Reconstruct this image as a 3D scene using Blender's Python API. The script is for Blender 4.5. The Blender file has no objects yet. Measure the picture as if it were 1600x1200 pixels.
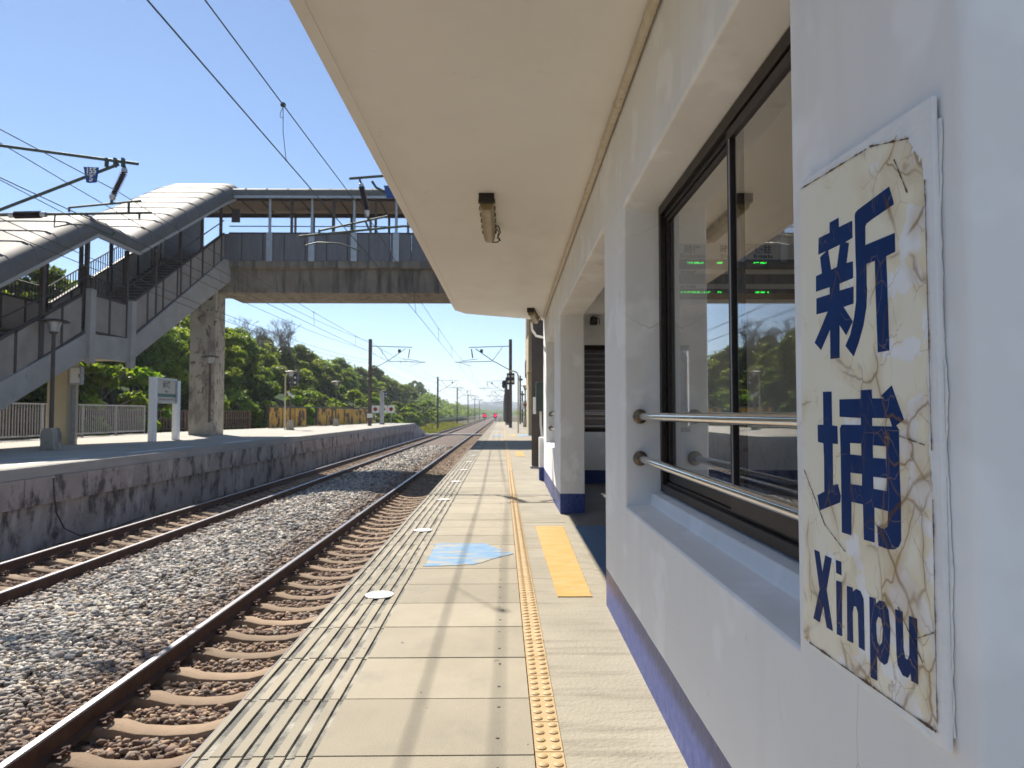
import bpy, math, random
import numpy as np
from mathutils import Vector, Matrix
R = math.radians
random.seed(7)
scene = bpy.context.scene
COL = scene.collection

# ------------------------------------------------------------------ camera
cam = bpy.data.cameras.new('camera')
camo = bpy.data.objects.new('camera', cam)
COL.objects.link(camo)
cam.sensor_width = 36.0
cam.lens = 36.0 * 1109 / 1600
cam.clip_start = 0.05
cam.clip_end = 6000
camo.location = (0, 0, 1.06)
yaw = math.atan(11 / 1109); pit = math.atan(46 / 1109)
camo.rotation_euler = (math.pi / 2 + pit, 0, -yaw)
cam.dof.use_dof = True
cam.dof.focus_distance = 1.6
cam.dof.aperture_fstop = 11.0
scene.camera = camo

# ------------------------------------------------------------------ light
KX, KY = 0.545, 0.86                       # ground shift of a shadow per metre of height (+x, -y)
SUN_EL = math.atan(1 / math.hypot(KX, KY))
sun_dir = Vector((-KX, KY, 1)).normalized()   # towards the sun
w = bpy.data.worlds.new('World'); scene.world = w; w.use_nodes = True
nt = w.node_tree; nt.nodes.clear()
sky = nt.nodes.new('ShaderNodeTexSky'); sky.sky_type = 'NISHITA'; sky.sun_disc = False
sky.sun_elevation = SUN_EL
sky.sun_rotation = math.atan2(-KX, KY)
sky.altitude = 0; sky.air_density = 0.85; sky.dust_density = 0.05; sky.ozone_density = 3.0
bg = nt.nodes.new('ShaderNodeBackground'); bg.inputs[1].default_value = 0.060
wo = nt.nodes.new('ShaderNodeOutputWorld')
nt.links.new(sky.outputs[0], bg.inputs[0]); nt.links.new(bg.outputs[0], wo.inputs[0])
sl = bpy.data.lights.new('sun', 'SUN'); sl.energy = 3.6; sl.angle = R(0.55); sl.color = (1.0, 0.92, 0.81)
so = bpy.data.objects.new('sun', sl); COL.objects.link(so)
so.rotation_euler = sun_dir.to_track_quat('Z', 'Y').to_euler()
so.location = (0, 0, 30)
vs = scene.view_settings
vs.view_transform = 'Standard'; vs.look = 'None'; vs.gamma = 1; vs.exposure = 1.32
scene.cycles.max_bounces = 8

# ------------------------------------------------------------------ materials
MATS = {}
def mat(name, c1, c2=None, scale=4.0, rough=0.8, bump=0.0, bscale=None, metal=0.0, stretch=(1, 1, 1), lo=0.35, hi=0.65, detail=6, spec=0.5, coat=0):
    if name in MATS: return MATS[name]
    m = bpy.data.materials.new(name); m.use_nodes = True
    n = m.node_tree.nodes; l = m.node_tree.links
    b = n['Principled BSDF']
    b.inputs['Roughness'].default_value = rough
    b.inputs['Metallic'].default_value = metal
    b.inputs['Specular IOR Level'].default_value = spec
    b.inputs['Coat Weight'].default_value = coat
    c2 = c2 or tuple(x * 0.75 for x in c1)
    tc = n.new('ShaderNodeTexCoord'); mp = n.new('ShaderNodeMapping')
    mp.inputs['Scale'].default_value = stretch
    l.new(tc.outputs['Object'], mp.inputs[0])
    no = n.new('ShaderNodeTexNoise'); no.inputs['Scale'].default_value = scale; no.inputs['Detail'].default_value = detail
    no.inputs['Roughness'].default_value = 0.62
    l.new(mp.outputs[0], no.inputs['Vector'])
    cr = n.new('ShaderNodeValToRGB')
    cr.color_ramp.elements[0].position = lo; cr.color_ramp.elements[1].position = hi
    cr.color_ramp.elements[0].color = (*c1, 1); cr.color_ramp.elements[1].color = (*c2, 1)
    l.new(no.outputs[0], cr.inputs[0]); l.new(cr.outputs[0], b.inputs['Base Color'])
    if bump:
        n2 = n.new('ShaderNodeTexNoise'); n2.inputs['Scale'].default_value = bscale or scale * 8; n2.inputs['Detail'].default_value = 4
        l.new(tc.outputs['Object'], n2.inputs['Vector'])
        bp = n.new('ShaderNodeBump'); bp.inputs['Strength'].default_value = bump; bp.inputs['Distance'].default_value = 0.01
        l.new(n2.outputs[0], bp.inputs['Height']); l.new(bp.outputs[0], b.inputs['Normal'])
    
    MATS[name] = m
    return m
def nodes(m): return m.node_tree.nodes, m.node_tree.links, m.node_tree.nodes['Principled BSDF']
def add_layer(m, mask_scale, c, lo, hi, stretch=(1, 1, 1), seed=0.0, kind='noise', detail=8, rough=0.6):
    """a second procedural colour with its own shape laid over the first"""
    n, l, b = nodes(m)
    src = b.inputs['Base Color'].links[0].from_socket
    tc = n.new('ShaderNodeTexCoord'); mp = n.new('ShaderNodeMapping')
    mp.inputs['Scale'].default_value = stretch; mp.inputs['Location'].default_value = (seed, seed * 1.7, seed * .3)
    l.new(tc.outputs['Object'], mp.inputs[0])
    if kind == 'noise':
        t = n.new('ShaderNodeTexNoise'); t.inputs['Scale'].default_value = mask_scale; t.inputs['Detail'].default_value = detail; t.inputs['Roughness'].default_value = rough
        l.new(mp.outputs[0], t.inputs['Vector']); out = t.outputs[0]
    else:
        d = n.new('ShaderNodeTexNoise'); d.inputs['Scale'].default_value = mask_scale * 1.3; d.inputs['Detail'].default_value = 3
        l.new(mp.outputs[0], d.inputs['Vector'])
        ad = n.new('ShaderNodeMixRGB'); ad.blend_type = 'ADD'; ad.inputs[0].default_value = 0.35 / mask_scale * 1.5
        l.new(mp.outputs[0], ad.inputs[1]); l.new(d.outputs['Color'], ad.inputs[2])
        t = n.new('ShaderNodeTexVoronoi'); t.feature = 'DISTANCE_TO_EDGE'; t.inputs['Scale'].default_value = mask_scale
        l.new(ad.outputs[0], t.inputs['Vector']); out = t.outputs[0]
    mr = n.new('ShaderNodeMapRange'); mr.inputs[1].default_value = lo; mr.inputs[2].default_value = hi
    l.new(out, mr.inputs[0])
    mx = n.new('ShaderNodeMixRGB'); l.new(mr.outputs[0], mx.inputs[0]); l.new(src, mx.inputs[1]); mx.inputs[2].default_value = (*c, 1)
    l.new(mx.outputs[0], b.inputs['Base Color'])
    return mx, mr
def mul(n, l, a, b_):
    q = n.new('ShaderNodeMath'); q.operation = 'MULTIPLY'; l.new(a, q.inputs[0])
    if isinstance(b_, float): q.inputs[1].default_value = b_
    else: l.new(b_, q.inputs[1])
    return q.outputs[0]

PLASTER = mat('white_plaster', (0.88, 0.875, 0.865), (0.84, 0.835, 0.825), 1.4, 0.75, 0.45, 7)
add_layer(PLASTER, 26, (0.5, 0.48, 0.46), 0.70, 0.76, (1, 1, .5), 3.0)
add_layer(PLASTER, 2.2, (0.80, 0.79, 0.775), 0.50, 0.78, (2.5, 2.5, .22), 5.0, detail=10)
add_layer(PLASTER, 3.2, (0.93, 0.93, 0.93), 0.55, 0.62, (1, 1, 1), 9.0, detail=3)
_mx, _mr = add_layer(PLASTER, 2.6, (0.42, 0.40, 0.37), .004, 0.0, (1, 1, .6), 2.0, kind='vor')
_n, _l, _b = nodes(PLASTER); _t = _n.new('ShaderNodeTexNoise'); _t.inputs['Scale'].default_value = 1.3; _c = _n.new('ShaderNodeTexCoord'); _l.new(_c.outputs['Object'], _t.inputs['Vector'])
_q = _n.new('ShaderNodeMapRange'); _q.inputs[1].default_value = .56; _q.inputs[2].default_value = .66; _q.inputs[4].default_value = .6; _l.new(_t.outputs[0], _q.inputs[0]); _l.new(mul(_n, _l, _mx.inputs[0].links[0].from_socket, _q.outputs[0]), _mx.inputs[0])
n, l, b = nodes(PLASTER)     # painted blue skirting, a real paint line 20 cm up with a hand-cut edge
tc = n.new('ShaderNodeTexCoord'); sx = n.new('ShaderNodeSeparateXYZ'); l.new(tc.outputs['Object'], sx.inputs[0])
nn = n.new('ShaderNodeTexNoise'); nn.inputs['Scale'].default_value = 3; l.new(tc.outputs['Object'], nn.inputs['Vector'])
a1 = n.new('ShaderNodeMath'); a1.operation = 'MULTIPLY_ADD'; a1.inputs[1].default_value = 0.012; l.new(nn.outputs[0], a1.inputs[0]); l.new(sx.outputs[2], a1.inputs[2])
lt = n.new('ShaderNodeMath'); lt.operation = 'LESS_THAN'; lt.inputs[1].default_value = 0.212; l.new(a1.outputs[0], lt.inputs[0])
bn = n.new('ShaderNodeTexNoise'); bn.inputs['Scale'].default_value = 30; bn.inputs['Detail'].default_value = 8; l.new(tc.outputs['Object'], bn.inputs['Vector'])
br = n.new('ShaderNodeValToRGB'); br.color_ramp.elements[0].position = .38; br.color_ramp.elements[1].position = .66
br.color_ramp.elements[0].color = (0.012, 0.04, 0.20, 1); br.color_ramp.elements[1].color = (0.05, 0.075, 0.26, 1); l.new(bn.outputs[0], br.inputs[0])
mx = n.new('ShaderNodeMixRGB'); src = b.inputs['Base Color'].links[0].from_socket
l.new(lt.outputs[0], mx.inputs[0]); l.new(src, mx.inputs[1]); l.new(br.outputs[0], mx.inputs[2]); l.new(mx.outputs[0], b.inputs['Base Color'])
rr = n.new('ShaderNodeMapRange'); rr.inputs[3].default_value = .75; rr.inputs[4].default_value = .42; l.new(lt.outputs[0], rr.inputs[0]); l.new(rr.outputs[0], b.inputs['Roughness'])

CEIL = mat('ceiling_paint', (0.86, 0.835, 0.78), (0.82, 0.795, 0.74), 1.2, 0.85, 0.25, 5)
add_layer(CEIL, 1.3, (0.72, 0.68, 0.61), 0.52, 0.8, (1, .4, 1), 3.0, detail=9)
add_layer(CEIL, 6, (0.62, 0.55, 0.46), 0.66, 0.80, (1, 1, 1), 6.0, detail=9)
SLAB = mat('paving_concrete', (0.37, 0.33, 0.25), (0.325, 0.29, 0.215), 2.2, 0.85, 0.25, 160)
add_layer(SLAB, 40, (0.30, 0.28, 0.22), 0.62, 0.74)
add_layer(SLAB, 1.1, (0.27, 0.24, 0.185), 0.5, 0.8, seed=4)
add_layer(SLAB, 7, (0.28, 0.255, 0.2), 0.55, 0.8, (1, .6, 1), seed=8)
def vary(m, socket, lo, hi):
    n, l, b = nodes(m); src = b.inputs['Base Color'].links[0].from_socket
    g = n.new('ShaderNodeNewGeometry' if socket == 'Random Per Island' else 'ShaderNodeObjectInfo'); mr = n.new('ShaderNodeMapRange'); mr.inputs[3].default_value = lo; mr.inputs[4].default_value = hi
    l.new(g.outputs[socket], mr.inputs[0]); hs = n.new('ShaderNodeHueSaturation'); l.new(src, hs.inputs['Color']); l.new(mr.outputs[0], hs.inputs['Value']); l.new(hs.outputs[0], b.inputs['Base Color'])
add_layer(SLAB, 17, (0.17, 0.15, 0.12), 0.735, 0.76, seed=12, detail=2)
add_layer(SLAB, 55, (0.60, 0.58, 0.52), 0.77, 0.78, seed=15, detail=2)
vary(SLAB, 'Random Per Island', .84, 1.08)
GROOVE = mat('groove_dirt', (0.13, 0.13, 0.12), (0.37, 0.355, 0.30), 5.0, 0.95, 0.5, 90, stretch=(2, 1, 1), lo=.42, hi=.62)
CONC = mat('broomed_concrete', (0.36, 0.33, 0.26), (0.285, 0.26, 0.20), 1.6, 0.9, 0.45, 60)
add_layer(CONC, 5, (0.22, 0.195, 0.15), 0.5, 0.72, (.35, 3, 1), 2)
add_layer(CONC, 60, (0.27, 0.25, 0.2), 0.6, 0.7, (.1, 1, 1), 5)
add_layer(CONC, 9, (0.75, 0.75, 0.72), 0.735, 0.75, (1, 2.5, 1), 9)
TACT = mat('tactile_tile', (0.48, 0.34, 0.165), (0.42, 0.285, 0.13), 9, 0.6, 0.1, 200)
add_layer(TACT, 30, (0.40, 0.28, 0.13), 0.62, 0.74)
FASCIA = mat('edge_paint', (0.30, 0.30, 0.30), (0.22, 0.22, 0.22), 6, 0.7, 0.2, 60)
DOTS = mat('dot_stain', (0.10, 0.09, 0.07), (0.20, 0.18, 0.14), 40, 0.9)
DARK = mat('dark_stain', (0.05, 0.045, 0.04), (0.09, 0.08, 0.07), 20, 0.8)
YPAINT = mat('yellow_floor_paint', (0.50, 0.275, 0.055), (0.52, 0.33, 0.11), 5, 0.7, 0.2, 80, stretch=(1, 2, 1))
BPAINT = mat('blue_floor_paint', (0.02, 0.10, 0.24), (0.07, 0.17, 0.30), 9, 0.55, 0.2, 80, stretch=(1, 4, 1))
LBPAINT = mat('worn_sky_blue_paint', (0.10, 0.25, 0.46), (0.20, 0.32, 0.42), 7, 0.7, 0.2, 80, stretch=(1, 3, 1), lo=.42, hi=.62)
add_layer(LBPAINT, 5, (0.34, 0.32, 0.26), 0.50, 0.60, (1, 3, 1), 3)
add_layer(YPAINT, 9, (0.40, 0.32, 0.18), 0.58, 0.70, (1, 1.5, 1), 3)
WHITEP = mat('white_paint', (0.78, 0.78, 0.74), (0.68, 0.68, 0.64), 12, 0.5)
STEEL = mat('stainless_steel', (0.62, 0.61, 0.60), (0.55, 0.54, 0.53), 8, 0.16, metal=1.0)
RUSTST = mat('stained_flange', (0.30, 0.24, 0.17), (0.12, 0.09, 0.06), 60, 0.4, metal=0.7)
BRONZE = mat('bronze_frame', (0.018, 0.011, 0.009), (0.032, 0.021, 0.017), 20, 0.42, metal=0.1, spec=.35)
add_layer(BRONZE, 60, (0.16, 0.13, 0.11), 0.66, 0.74)
DUSTY = mat('dusty_track', (0.02, 0.015, 0.014), (0.10, 0.08, 0.065), 50, 0.7, lo=.5, hi=.75)
BLACK = mat('black_rubber', (0.015, 0.015, 0.015), None, 8, 0.6)
PIPE = mat('old_cream_pipe', (0.52, 0.44, 0.31), (0.62, 0.55, 0.43), 20, 0.5, 0.2, 90)
add_layer(PIPE, 30, (0.20, 0.11, 0.05), 0.66, 0.72)
LAMPB = mat('yellowed_plastic', (0.34, 0.27, 0.14), (0.24, 0.18, 0.085), 10, 0.4, 0.1)
RUST = mat('rail_rust', (0.055, 0.026, 0.018), (0.10, 0.05, 0.032), 8, 0.8, 0.4, 60)
RAILTOP = mat('rail_running_face', (0.30, 0.30, 0.32), (0.20, 0.19, 0.19), 5, 0.36, metal=0.9, stretch=(1, .1, 1))
SLEEP = mat('sleeper_concrete', (0.29, 0.205, 0.13), (0.22, 0.155, 0.10), 3, 0.9, 0.4, 60)
add_layer(SLEEP, 14, (0.20, 0.13, 0.085), 0.58, 0.75)
add_layer(SLEEP, 3, (0.12, 0.075, 0.05), 0.55, 0.72, (1, 1, 1), 9, detail=9)
vary(SLEEP, 'Random', .78, 1.22)
DGREEN = mat('green_grey_paint', (0.035, 0.055, 0.05), (0.05, 0.07, 0.065), 10, 0.5)
MASTM = mat('mast_brown', (0.085, 0.065, 0.055), (0.12, 0.095, 0.08), 3, 0.8, 0.3, 30)
CANT = mat('galvanised_green', (0.075, 0.10, 0.085), (0.05, 0.065, 0.055), 12, 0.55, metal=0.4)
WIRE = mat('wire', (0.045, 0.06, 0.055), (0.03, 0.04, 0.04), 5, 0.5, metal=0.5)
INSUL = mat('insulator_glaze', (0.035, 0.02, 0.025), (0.02, 0.012, 0.015), 5, 0.25)
ALU = mat('light_metal', (0.45, 0.46, 0.48), (0.36, 0.37, 0.39), 6, 0.45, metal=0.5)
BCONC = mat('bridge_concrete', (0.28, 0.235, 0.185), (0.20, 0.165, 0.13), 1.2, 0.9, 0.3, 20)
add_layer(BCONC, 1.5, (0.08, 0.065, 0.055), 0.46, 0.7, (2.5, 2.5, .25), 2)
COLCONC = mat('stained_column', (0.42, 0.38, 0.31), (0.34, 0.31, 0.26), 1.2, 0.9, 0.3, 20)
add_layer(COLCONC, 2.2, (0.22, 0.19, 0.165), 0.52, 0.62, (1, 1, .4), 6, detail=10)
add_layer(COLCONC, 5.0, (0.12, 0.10, 0.085), 0.57, 0.62, (1, 1, .7), 8, detail=10)
STRING = mat('painted_stringer', (0.42, 0.40, 0.37), (0.35, 0.33, 0.30), 1.6, 0.85, 0.25, 20)
add_layer(STRING, 3, (0.2, 0.17, 0.14), 0.62, 0.75, (1, 1, .6), 3)
PANEL = mat('parapet_panel', (0.34, 0.30, 0.26), (0.27, 0.235, 0.205), 2, 0.8, 0.2, 20)
BPANEL = mat('bridge_parapet', (0.19, 0.185, 0.195), (0.14, 0.135, 0.145), 2, 0.8, 0.2, 20, stretch=(3, 1, .5))
BROWN = mat('brown_steel', (0.05, 0.036, 0.032), (0.07, 0.05, 0.044), 6, 0.6)
ROOFM = mat('roof_sheet', (0.165, 0.155, 0.14), (0.13, 0.122, 0.11), 2, 0.7, spec=.2)
add_layer(ROOFM, 3, (0.13, 0.13, 0.125), 0.56, 0.8, (.4, 2.5, 1), 2)
SEAM = mat('roof_seam_grey', (0.16, 0.16, 0.16), None, 3, 0.6)
ROOFIN = mat('roof_lining', (0.30, 0.24, 0.18), (0.25, 0.20, 0.15), 2, 0.8)
STEPM = mat('step_dark', (0.10, 0.08, 0.075), (0.14, 0.115, 0.105), 3, 0.85)
NOSE = mat('step_nosing', (0.26, 0.24, 0.22), (0.2, 0.18, 0.17), 6, 0.7)
YELLOW = mat('cream_column', (0.52, 0.44, 0.29), (0.46, 0.38, 0.24), 2, 0.85, 0.2, 20)
add_layer(YELLOW, 3, (0.2, 0.17, 0.13), 0.66, 0.72, (1, 1, .5), 1)
FENCEG = mat('grey_fence_paint', (0.42, 0.42, 0.43), (0.34, 0.33, 0.33), 8, 0.6)
FENCEB = mat('brown_fence', (0.085, 0.05, 0.035), (0.12, 0.075, 0.05), 6, 0.7)
PWALL = mat('platform_face', (0.40, 0.355, 0.33), (0.28, 0.245, 0.23), 1.4, 0.9, 0.8, 14)
add_layer(PWALL, 1.1, (0.085, 0.075, 0.075), 0.50, 0.60, (2.0, 2.0, 1.2), 7, detail=10, rough=.7)
add_layer(PWALL, 1.6, (0.45, 0.42, 0.40), 0.56, 0.66, (1.6, 1.6, .6), 3, detail=9)
add_layer(PWALL, 1.0, (0.36, 0.33, 0.31), 0.60, 0.66, (2, 2, .5), 11, detail=9)
LPTOP = mat('far_platform_top', (0.44, 0.42, 0.36), (0.37, 0.35, 0.30), 1, 0.9, 0.2, 20)
COPE = mat('coping', (0.36, 0.35, 0.34), (0.28, 0.27, 0.26), 1.5, 0.85, 0.3, 30, stretch=(1, .6, 4))
GREENB = mat('dark_green_box', (0.02, 0.04, 0.035), (0.03, 0.05, 0.045), 6, 0.5)
SIGNW = mat('board_white', (0.62, 0.56, 0.47), (0.57, 0.51, 0.42), 3, 0.5)
SIGNG = mat('board_green', (0.02, 0.17, 0.13), None, 3, 0.5)
SIGNT = mat('board_text', (0.05, 0.07, 0.06), None, 3, 0.5)
NAVY = mat('navy_board', (0.015, 0.02, 0.07), (0.02, 0.03, 0.09), 3, 0.5)
PBLUE = mat('plate_blue', (0.01, 0.06, 0.25), (0.01, 0.05, 0.2), 3, 0.5)
REDP = mat('red_mark', (0.5, 0.02, 0.03), None, 3, 0.5)
ORANGE = mat('orange_panel', (0.58, 0.33, 0.03), (0.52, 0.27, 0.03), 1.5, 0.8, 0.2, 10)
add_layer(ORANGE, 2.2, (0.07, 0.04, 0.02), 0.50, 0.56, (.7, .7, .5), 2, detail=9)
BOARDG = mat('display_header', (0.80, 0.80, 0.77), (0.74, 0.74, 0.71), 3, 0.5)
BOARDD = mat('display_dark', (0.04, 0.035, 0.035), None, 3, 0.4)
INT = mat('interior_paint', (0.62, 0.62, 0.60), (0.57, 0.57, 0.55), 1.5, 0.8, 0.1, 10)
FLOORI = mat('hall_floor', (0.17, 0.16, 0.15), (0.13, 0.12, 0.115), 2, 0.5)
BARK = mat('bark', (0.10, 0.08, 0.06), (0.06, 0.05, 0.04), 6, 0.9, 0.5, 30, stretch=(1, 1, .3))
TWIG = mat('bare_twig', (0.26, 0.23, 0.21), (0.2, 0.18, 0.16), 6, 0.9)
SOIL = mat('soil', (0.075, 0.08, 0.035), (0.14, 0.12, 0.07), 0.5, 0.95, 0.6, 4)
HILLM = mat('hill_cover', (0.045, 0.075, 0.02), (0.03, 0.05, 0.015), 0.35, 0.95, 0.8, 2)
FASCIA.node_tree.nodes['Principled BSDF'].inputs['Specular IOR Level'].default_value = .1
for q in (SOIL, HILLM): q.node_tree.nodes['Principled BSDF'].inputs['Specular IOR Level'].default_value = .05
FARH = mat('far_hill', (0.05, 0.07, 0.05), (0.04, 0.06, 0.045), 0.01, 0.95, spec=.05)

def emis(name, c, s):
    m = bpy.data.materials.new(name); m.use_nodes = True
    b = m.node_tree.nodes['Principled BSDF']; b.inputs['Base Color'].default_value = (*[x * .2 for x in c], 1)
    b.inputs['Emission Color'].default_value = (*c, 1); b.inputs['Emission Strength'].default_value = s
    return m
LEDG = emis('green_led', (0.02, 1.0, 0.08), .9)
REDL = emis('red_signal_light', (1.0, 0.0, 0.03), 2.2)
def glassmat():
    m = bpy.data.materials.new('window_glass'); m.use_nodes = True
    n = m.node_tree.nodes; l = m.node_tree.links; n.remove(n['Principled BSDF'])
    o = n['Material Output']
    t = n.new('ShaderNodeBsdfTransparent'); t.inputs[0].default_value = (.93, .93, .92, 1)
    g = n.new('ShaderNodeBsdfGlossy'); g.inputs['Roughness'].default_value = 0.015; g.inputs[0].default_value = (1, 1, 1, 1)
    f = n.new('ShaderNodeLayerWeight'); f.inputs[0].default_value = .5
    pw = n.new('ShaderNodeMath'); pw.operation = 'POWER'; pw.inputs[1].default_value = 5; l.new(f.outputs['Facing'], pw.inputs[0])
    ma = n.new('ShaderNodeMath'); ma.operation = 'MULTIPLY_ADD'; ma.inputs[1].default_value = 1.9; ma.inputs[2].default_value = .08; ma.use_clamp = True
    x = n.new('ShaderNodeMixShader'); l.new(pw.outputs[0], ma.inputs[0]); l.new(ma.outputs[0], x.inputs[0]); l.new(t.outputs[0], x.inputs[1]); l.new(g.outputs[0], x.inputs[2])
    l.new(x.outputs[0], o.inputs[0]); return m
GLASS = glassmat()
def leafmat(name, cols, trans=0.5):
    m = bpy.data.materials.new(name); m.use_nodes = True
    n = m.node_tree.nodes; l = m.node_tree.links; b = n['Principled BSDF']; o = n['Material Output']
    g = n.new('ShaderNodeNewGeometry'); cr = n.new('ShaderNodeValToRGB')
    els = cr.color_ramp.elements
    els[0].color = (*cols[0], 1); els[0].position = 0
    els[1].color = (*cols[-1], 1); els[1].position = 1
    for i, c in enumerate(cols[1:-1]):
        e = els.new((i + 1) / (len(cols) - 1)); e.color = (*c, 1)
    no = n.new('ShaderNodeTexNoise'); no.inputs['Scale'].default_value = .55; tc = n.new('ShaderNodeTexCoord'); l.new(tc.outputs['Object'], no.inputs['Vector'])
    a = n.new('ShaderNodeMath'); a.operation = 'MULTIPLY_ADD'; a.inputs[1].default_value = .45
    l.new(g.outputs['Random Per Island'], a.inputs[0])
    mr = n.new('ShaderNodeMapRange'); mr.inputs[1].default_value = .35; mr.inputs[2].default_value = .65; mr.inputs[4].default_value = .55
    l.new(no.outputs[0], mr.inputs[0]); l.new(mr.outputs[0], a.inputs[2]); l.new(a.outputs[0], cr.inputs[0])
    oi = n.new('ShaderNodeObjectInfo'); hv = n.new('ShaderNodeHueSaturation'); l.new(cr.outputs[0], hv.inputs['Color'])
    v1 = n.new('ShaderNodeMapRange'); v1.inputs[3].default_value = .72; v1.inputs[4].default_value = 1.5; l.new(oi.outputs['Random'], v1.inputs[0]); l.new(v1.outputs[0], hv.inputs['Value'])
    v2 = n.new('ShaderNodeMath'); v2.operation = 'MULTIPLY'; v2.inputs[1].default_value = 7.3; l.new(oi.outputs['Random'], v2.inputs[0]); v3 = n.new('ShaderNodeMath'); v3.operation = 'FRACT'; l.new(v2.outputs[0], v3.inputs[0])
    v4 = n.new('ShaderNodeMapRange'); v4.inputs[3].default_value = .478; v4.inputs[4].default_value = .512; l.new(v3.outputs[0], v4.inputs[0]); l.new(v4.outputs[0], hv.inputs['Hue'])
    cr = hv
    l.new(cr.outputs[0], b.inputs['Base Color']); b.inputs['Roughness'].default_value = .5; b.inputs['Specular IOR Level'].default_value = .3
    t = n.new('ShaderNodeBsdfTranslucent'); hs = n.new('ShaderNodeMixRGB'); hs.blend_type = 'MULTIPLY'; hs.inputs[0].default_value = 1; hs.inputs[2].default_value = (1.5, 1.5, .5, 1)
    l.new(cr.outputs[0], hs.inputs[1]); l.new(hs.outputs[0], t.inputs[0])
    x = n.new('ShaderNodeMixShader'); x.inputs[0].default_value = trans
    l.new(b.outputs[0], x.inputs[1]); l.new(t.outputs[0], x.inputs[2]); l.new(x.outputs[0], o.inputs[0])
    return m
LEAFD = leafmat('leaf_dark', [(0.05, 0.08, 0.015), (0.12, 0.17, 0.028), (0.22, 0.28, 0.05)])
LEAFM = leafmat('leaf_mid', [(0.08, 0.13, 0.02), (0.18, 0.25, 0.035), (0.31, 0.37, 0.06)])
LEAFL = leafmat('leaf_light', [(0.08, 0.14, 0.02), (0.17, 0.26, 0.03), (0.30, 0.38, 0.06)], .5)
GRASSM = leafmat('grass_blade', [(0.07, 0.085, 0.02), (0.14, 0.15, 0.04), (0.24, 0.21, 0.09)], .4)
def stonemat():
    m = bpy.data.materials.new('ballast_stone'); m.use_nodes = True
    n = m.node_tree.nodes; l = m.node_tree.links; b = n['Principled BSDF']
    g = n.new('ShaderNodeNewGeometry')
    def ramp(cs):
        cr = n.new('ShaderNodeValToRGB'); e = cr.color_ramp.elements
        e[0].color = (*cs[0], 1); e[1].color = (*cs[-1], 1)
        for i, c in enumerate(cs[1:-1]): q = e.new((i + 1) / (len(cs) - 1)); q.color = (*c, 1)
        l.new(g.outputs['Random Per Island'], cr.inputs[0]); return cr.outputs[0]
    grey = ramp([(0.10, 0.10, 0.105), (0.33, 0.32, 0.30), (0.58, 0.53, 0.43), (0.15, 0.155, 0.165), (0.75, 0.70, 0.60), (0.36, 0.27, 0.17), (0.46, 0.44, 0.41), (0.13, 0.105, 0.085), (.62,.60,.56)])
    brown = ramp([(0.15, 0.085, 0.055), (0.28, 0.18, 0.115), (0.10, 0.065, 0.05), (0.42, 0.29, 0.18), (0.16, 0.10, 0.075), (0.33, 0.28, 0.22)])
    s = n.new('ShaderNodeSeparateXYZ'); tc = n.new('ShaderNodeTexCoord'); l.new(tc.outputs['Object'], s.inputs[0])
    no = n.new('ShaderNodeTexNoise'); no.inputs['Scale'].default_value = 1.6; no.inputs['Detail'].default_value = 4; l.new(tc.outputs['Object'], no.inputs['Vector'])
    # distance from the middle of the six-foot (x=-4.4): iron dust browns the stones near the rails
    d = n.new('ShaderNodeMath'); d.operation = 'ADD'; d.inputs[1].default_value = 4.65; l.new(s.outputs[0], d.inputs[0])
    ab = n.new('ShaderNodeMath'); ab.operation = 'ABSOLUTE'; l.new(d.outputs[0], ab.inputs[0])
    ad = n.new('ShaderNodeMath'); ad.operation = 'MULTIPLY_ADD'; ad.inputs[1].default_value = 1.5; l.new(no.outputs[0], ad.inputs[0]); l.new(ab.outputs[0], ad.inputs[2])
    mr = n.new('ShaderNodeMapRange'); mr.inputs[1].default_value = 1.5; mr.inputs[2].default_value = 2.3; l.new(ad.outputs[0], mr.inputs[0])
    mx = n.new('ShaderNodeMixRGB'); l.new(mr.outputs[0], mx.inputs[0]); l.new(grey, mx.inputs[1]); l.new(brown, mx.inputs[2])
    l.new(mx.outputs[0], b.inputs['Base Color']); b.inputs['Roughness'].default_value = .85
    return m
STONE = stonemat()
def stonebed():
    m = bpy.data.materials.new('ballast_bed'); m.use_nodes = True
    n = m.node_tree.nodes; l = m.node_tree.links; b = n['Principled BSDF']
    tc = n.new('ShaderNodeTexCoord'); v = n.new('ShaderNodeTexVoronoi'); v.inputs['Scale'].default_value = 16; l.new(tc.outputs['Object'], v.inputs['Vector'])
    cr = n.new('ShaderNodeValToRGB'); e = cr.color_ramp.elements; e[0].color = (.05, .035, .028, 1); e[1].color = (.24, .19, .145, 1); q = e.new(.5); q.color = (.12, .085, .065, 1)
    sp = n.new('ShaderNodeSeparateColor'); l.new(v.outputs['Color'], sp.inputs[0]); l.new(sp.outputs[0], cr.inputs[0]); l.new(cr.outputs[0], b.inputs['Base Color'])
    bp = n.new('ShaderNodeBump'); bp.inputs['Strength'].default_value = .9; bp.inputs['Distance'].default_value = .03; l.new(v.outputs['Distance'], bp.inputs['Height']); l.new(bp.outputs[0], b.inputs['Normal'])
    b.inputs['Roughness'].default_value = .95; return m
BED = stonebed()
SIGNM = mat('cracked_enamel', (0.90, 0.84, 0.64), (0.92, 0.885, 0.76), 3.5, 0.5, 0.12, 12, detail=5, spec=.3)
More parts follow.
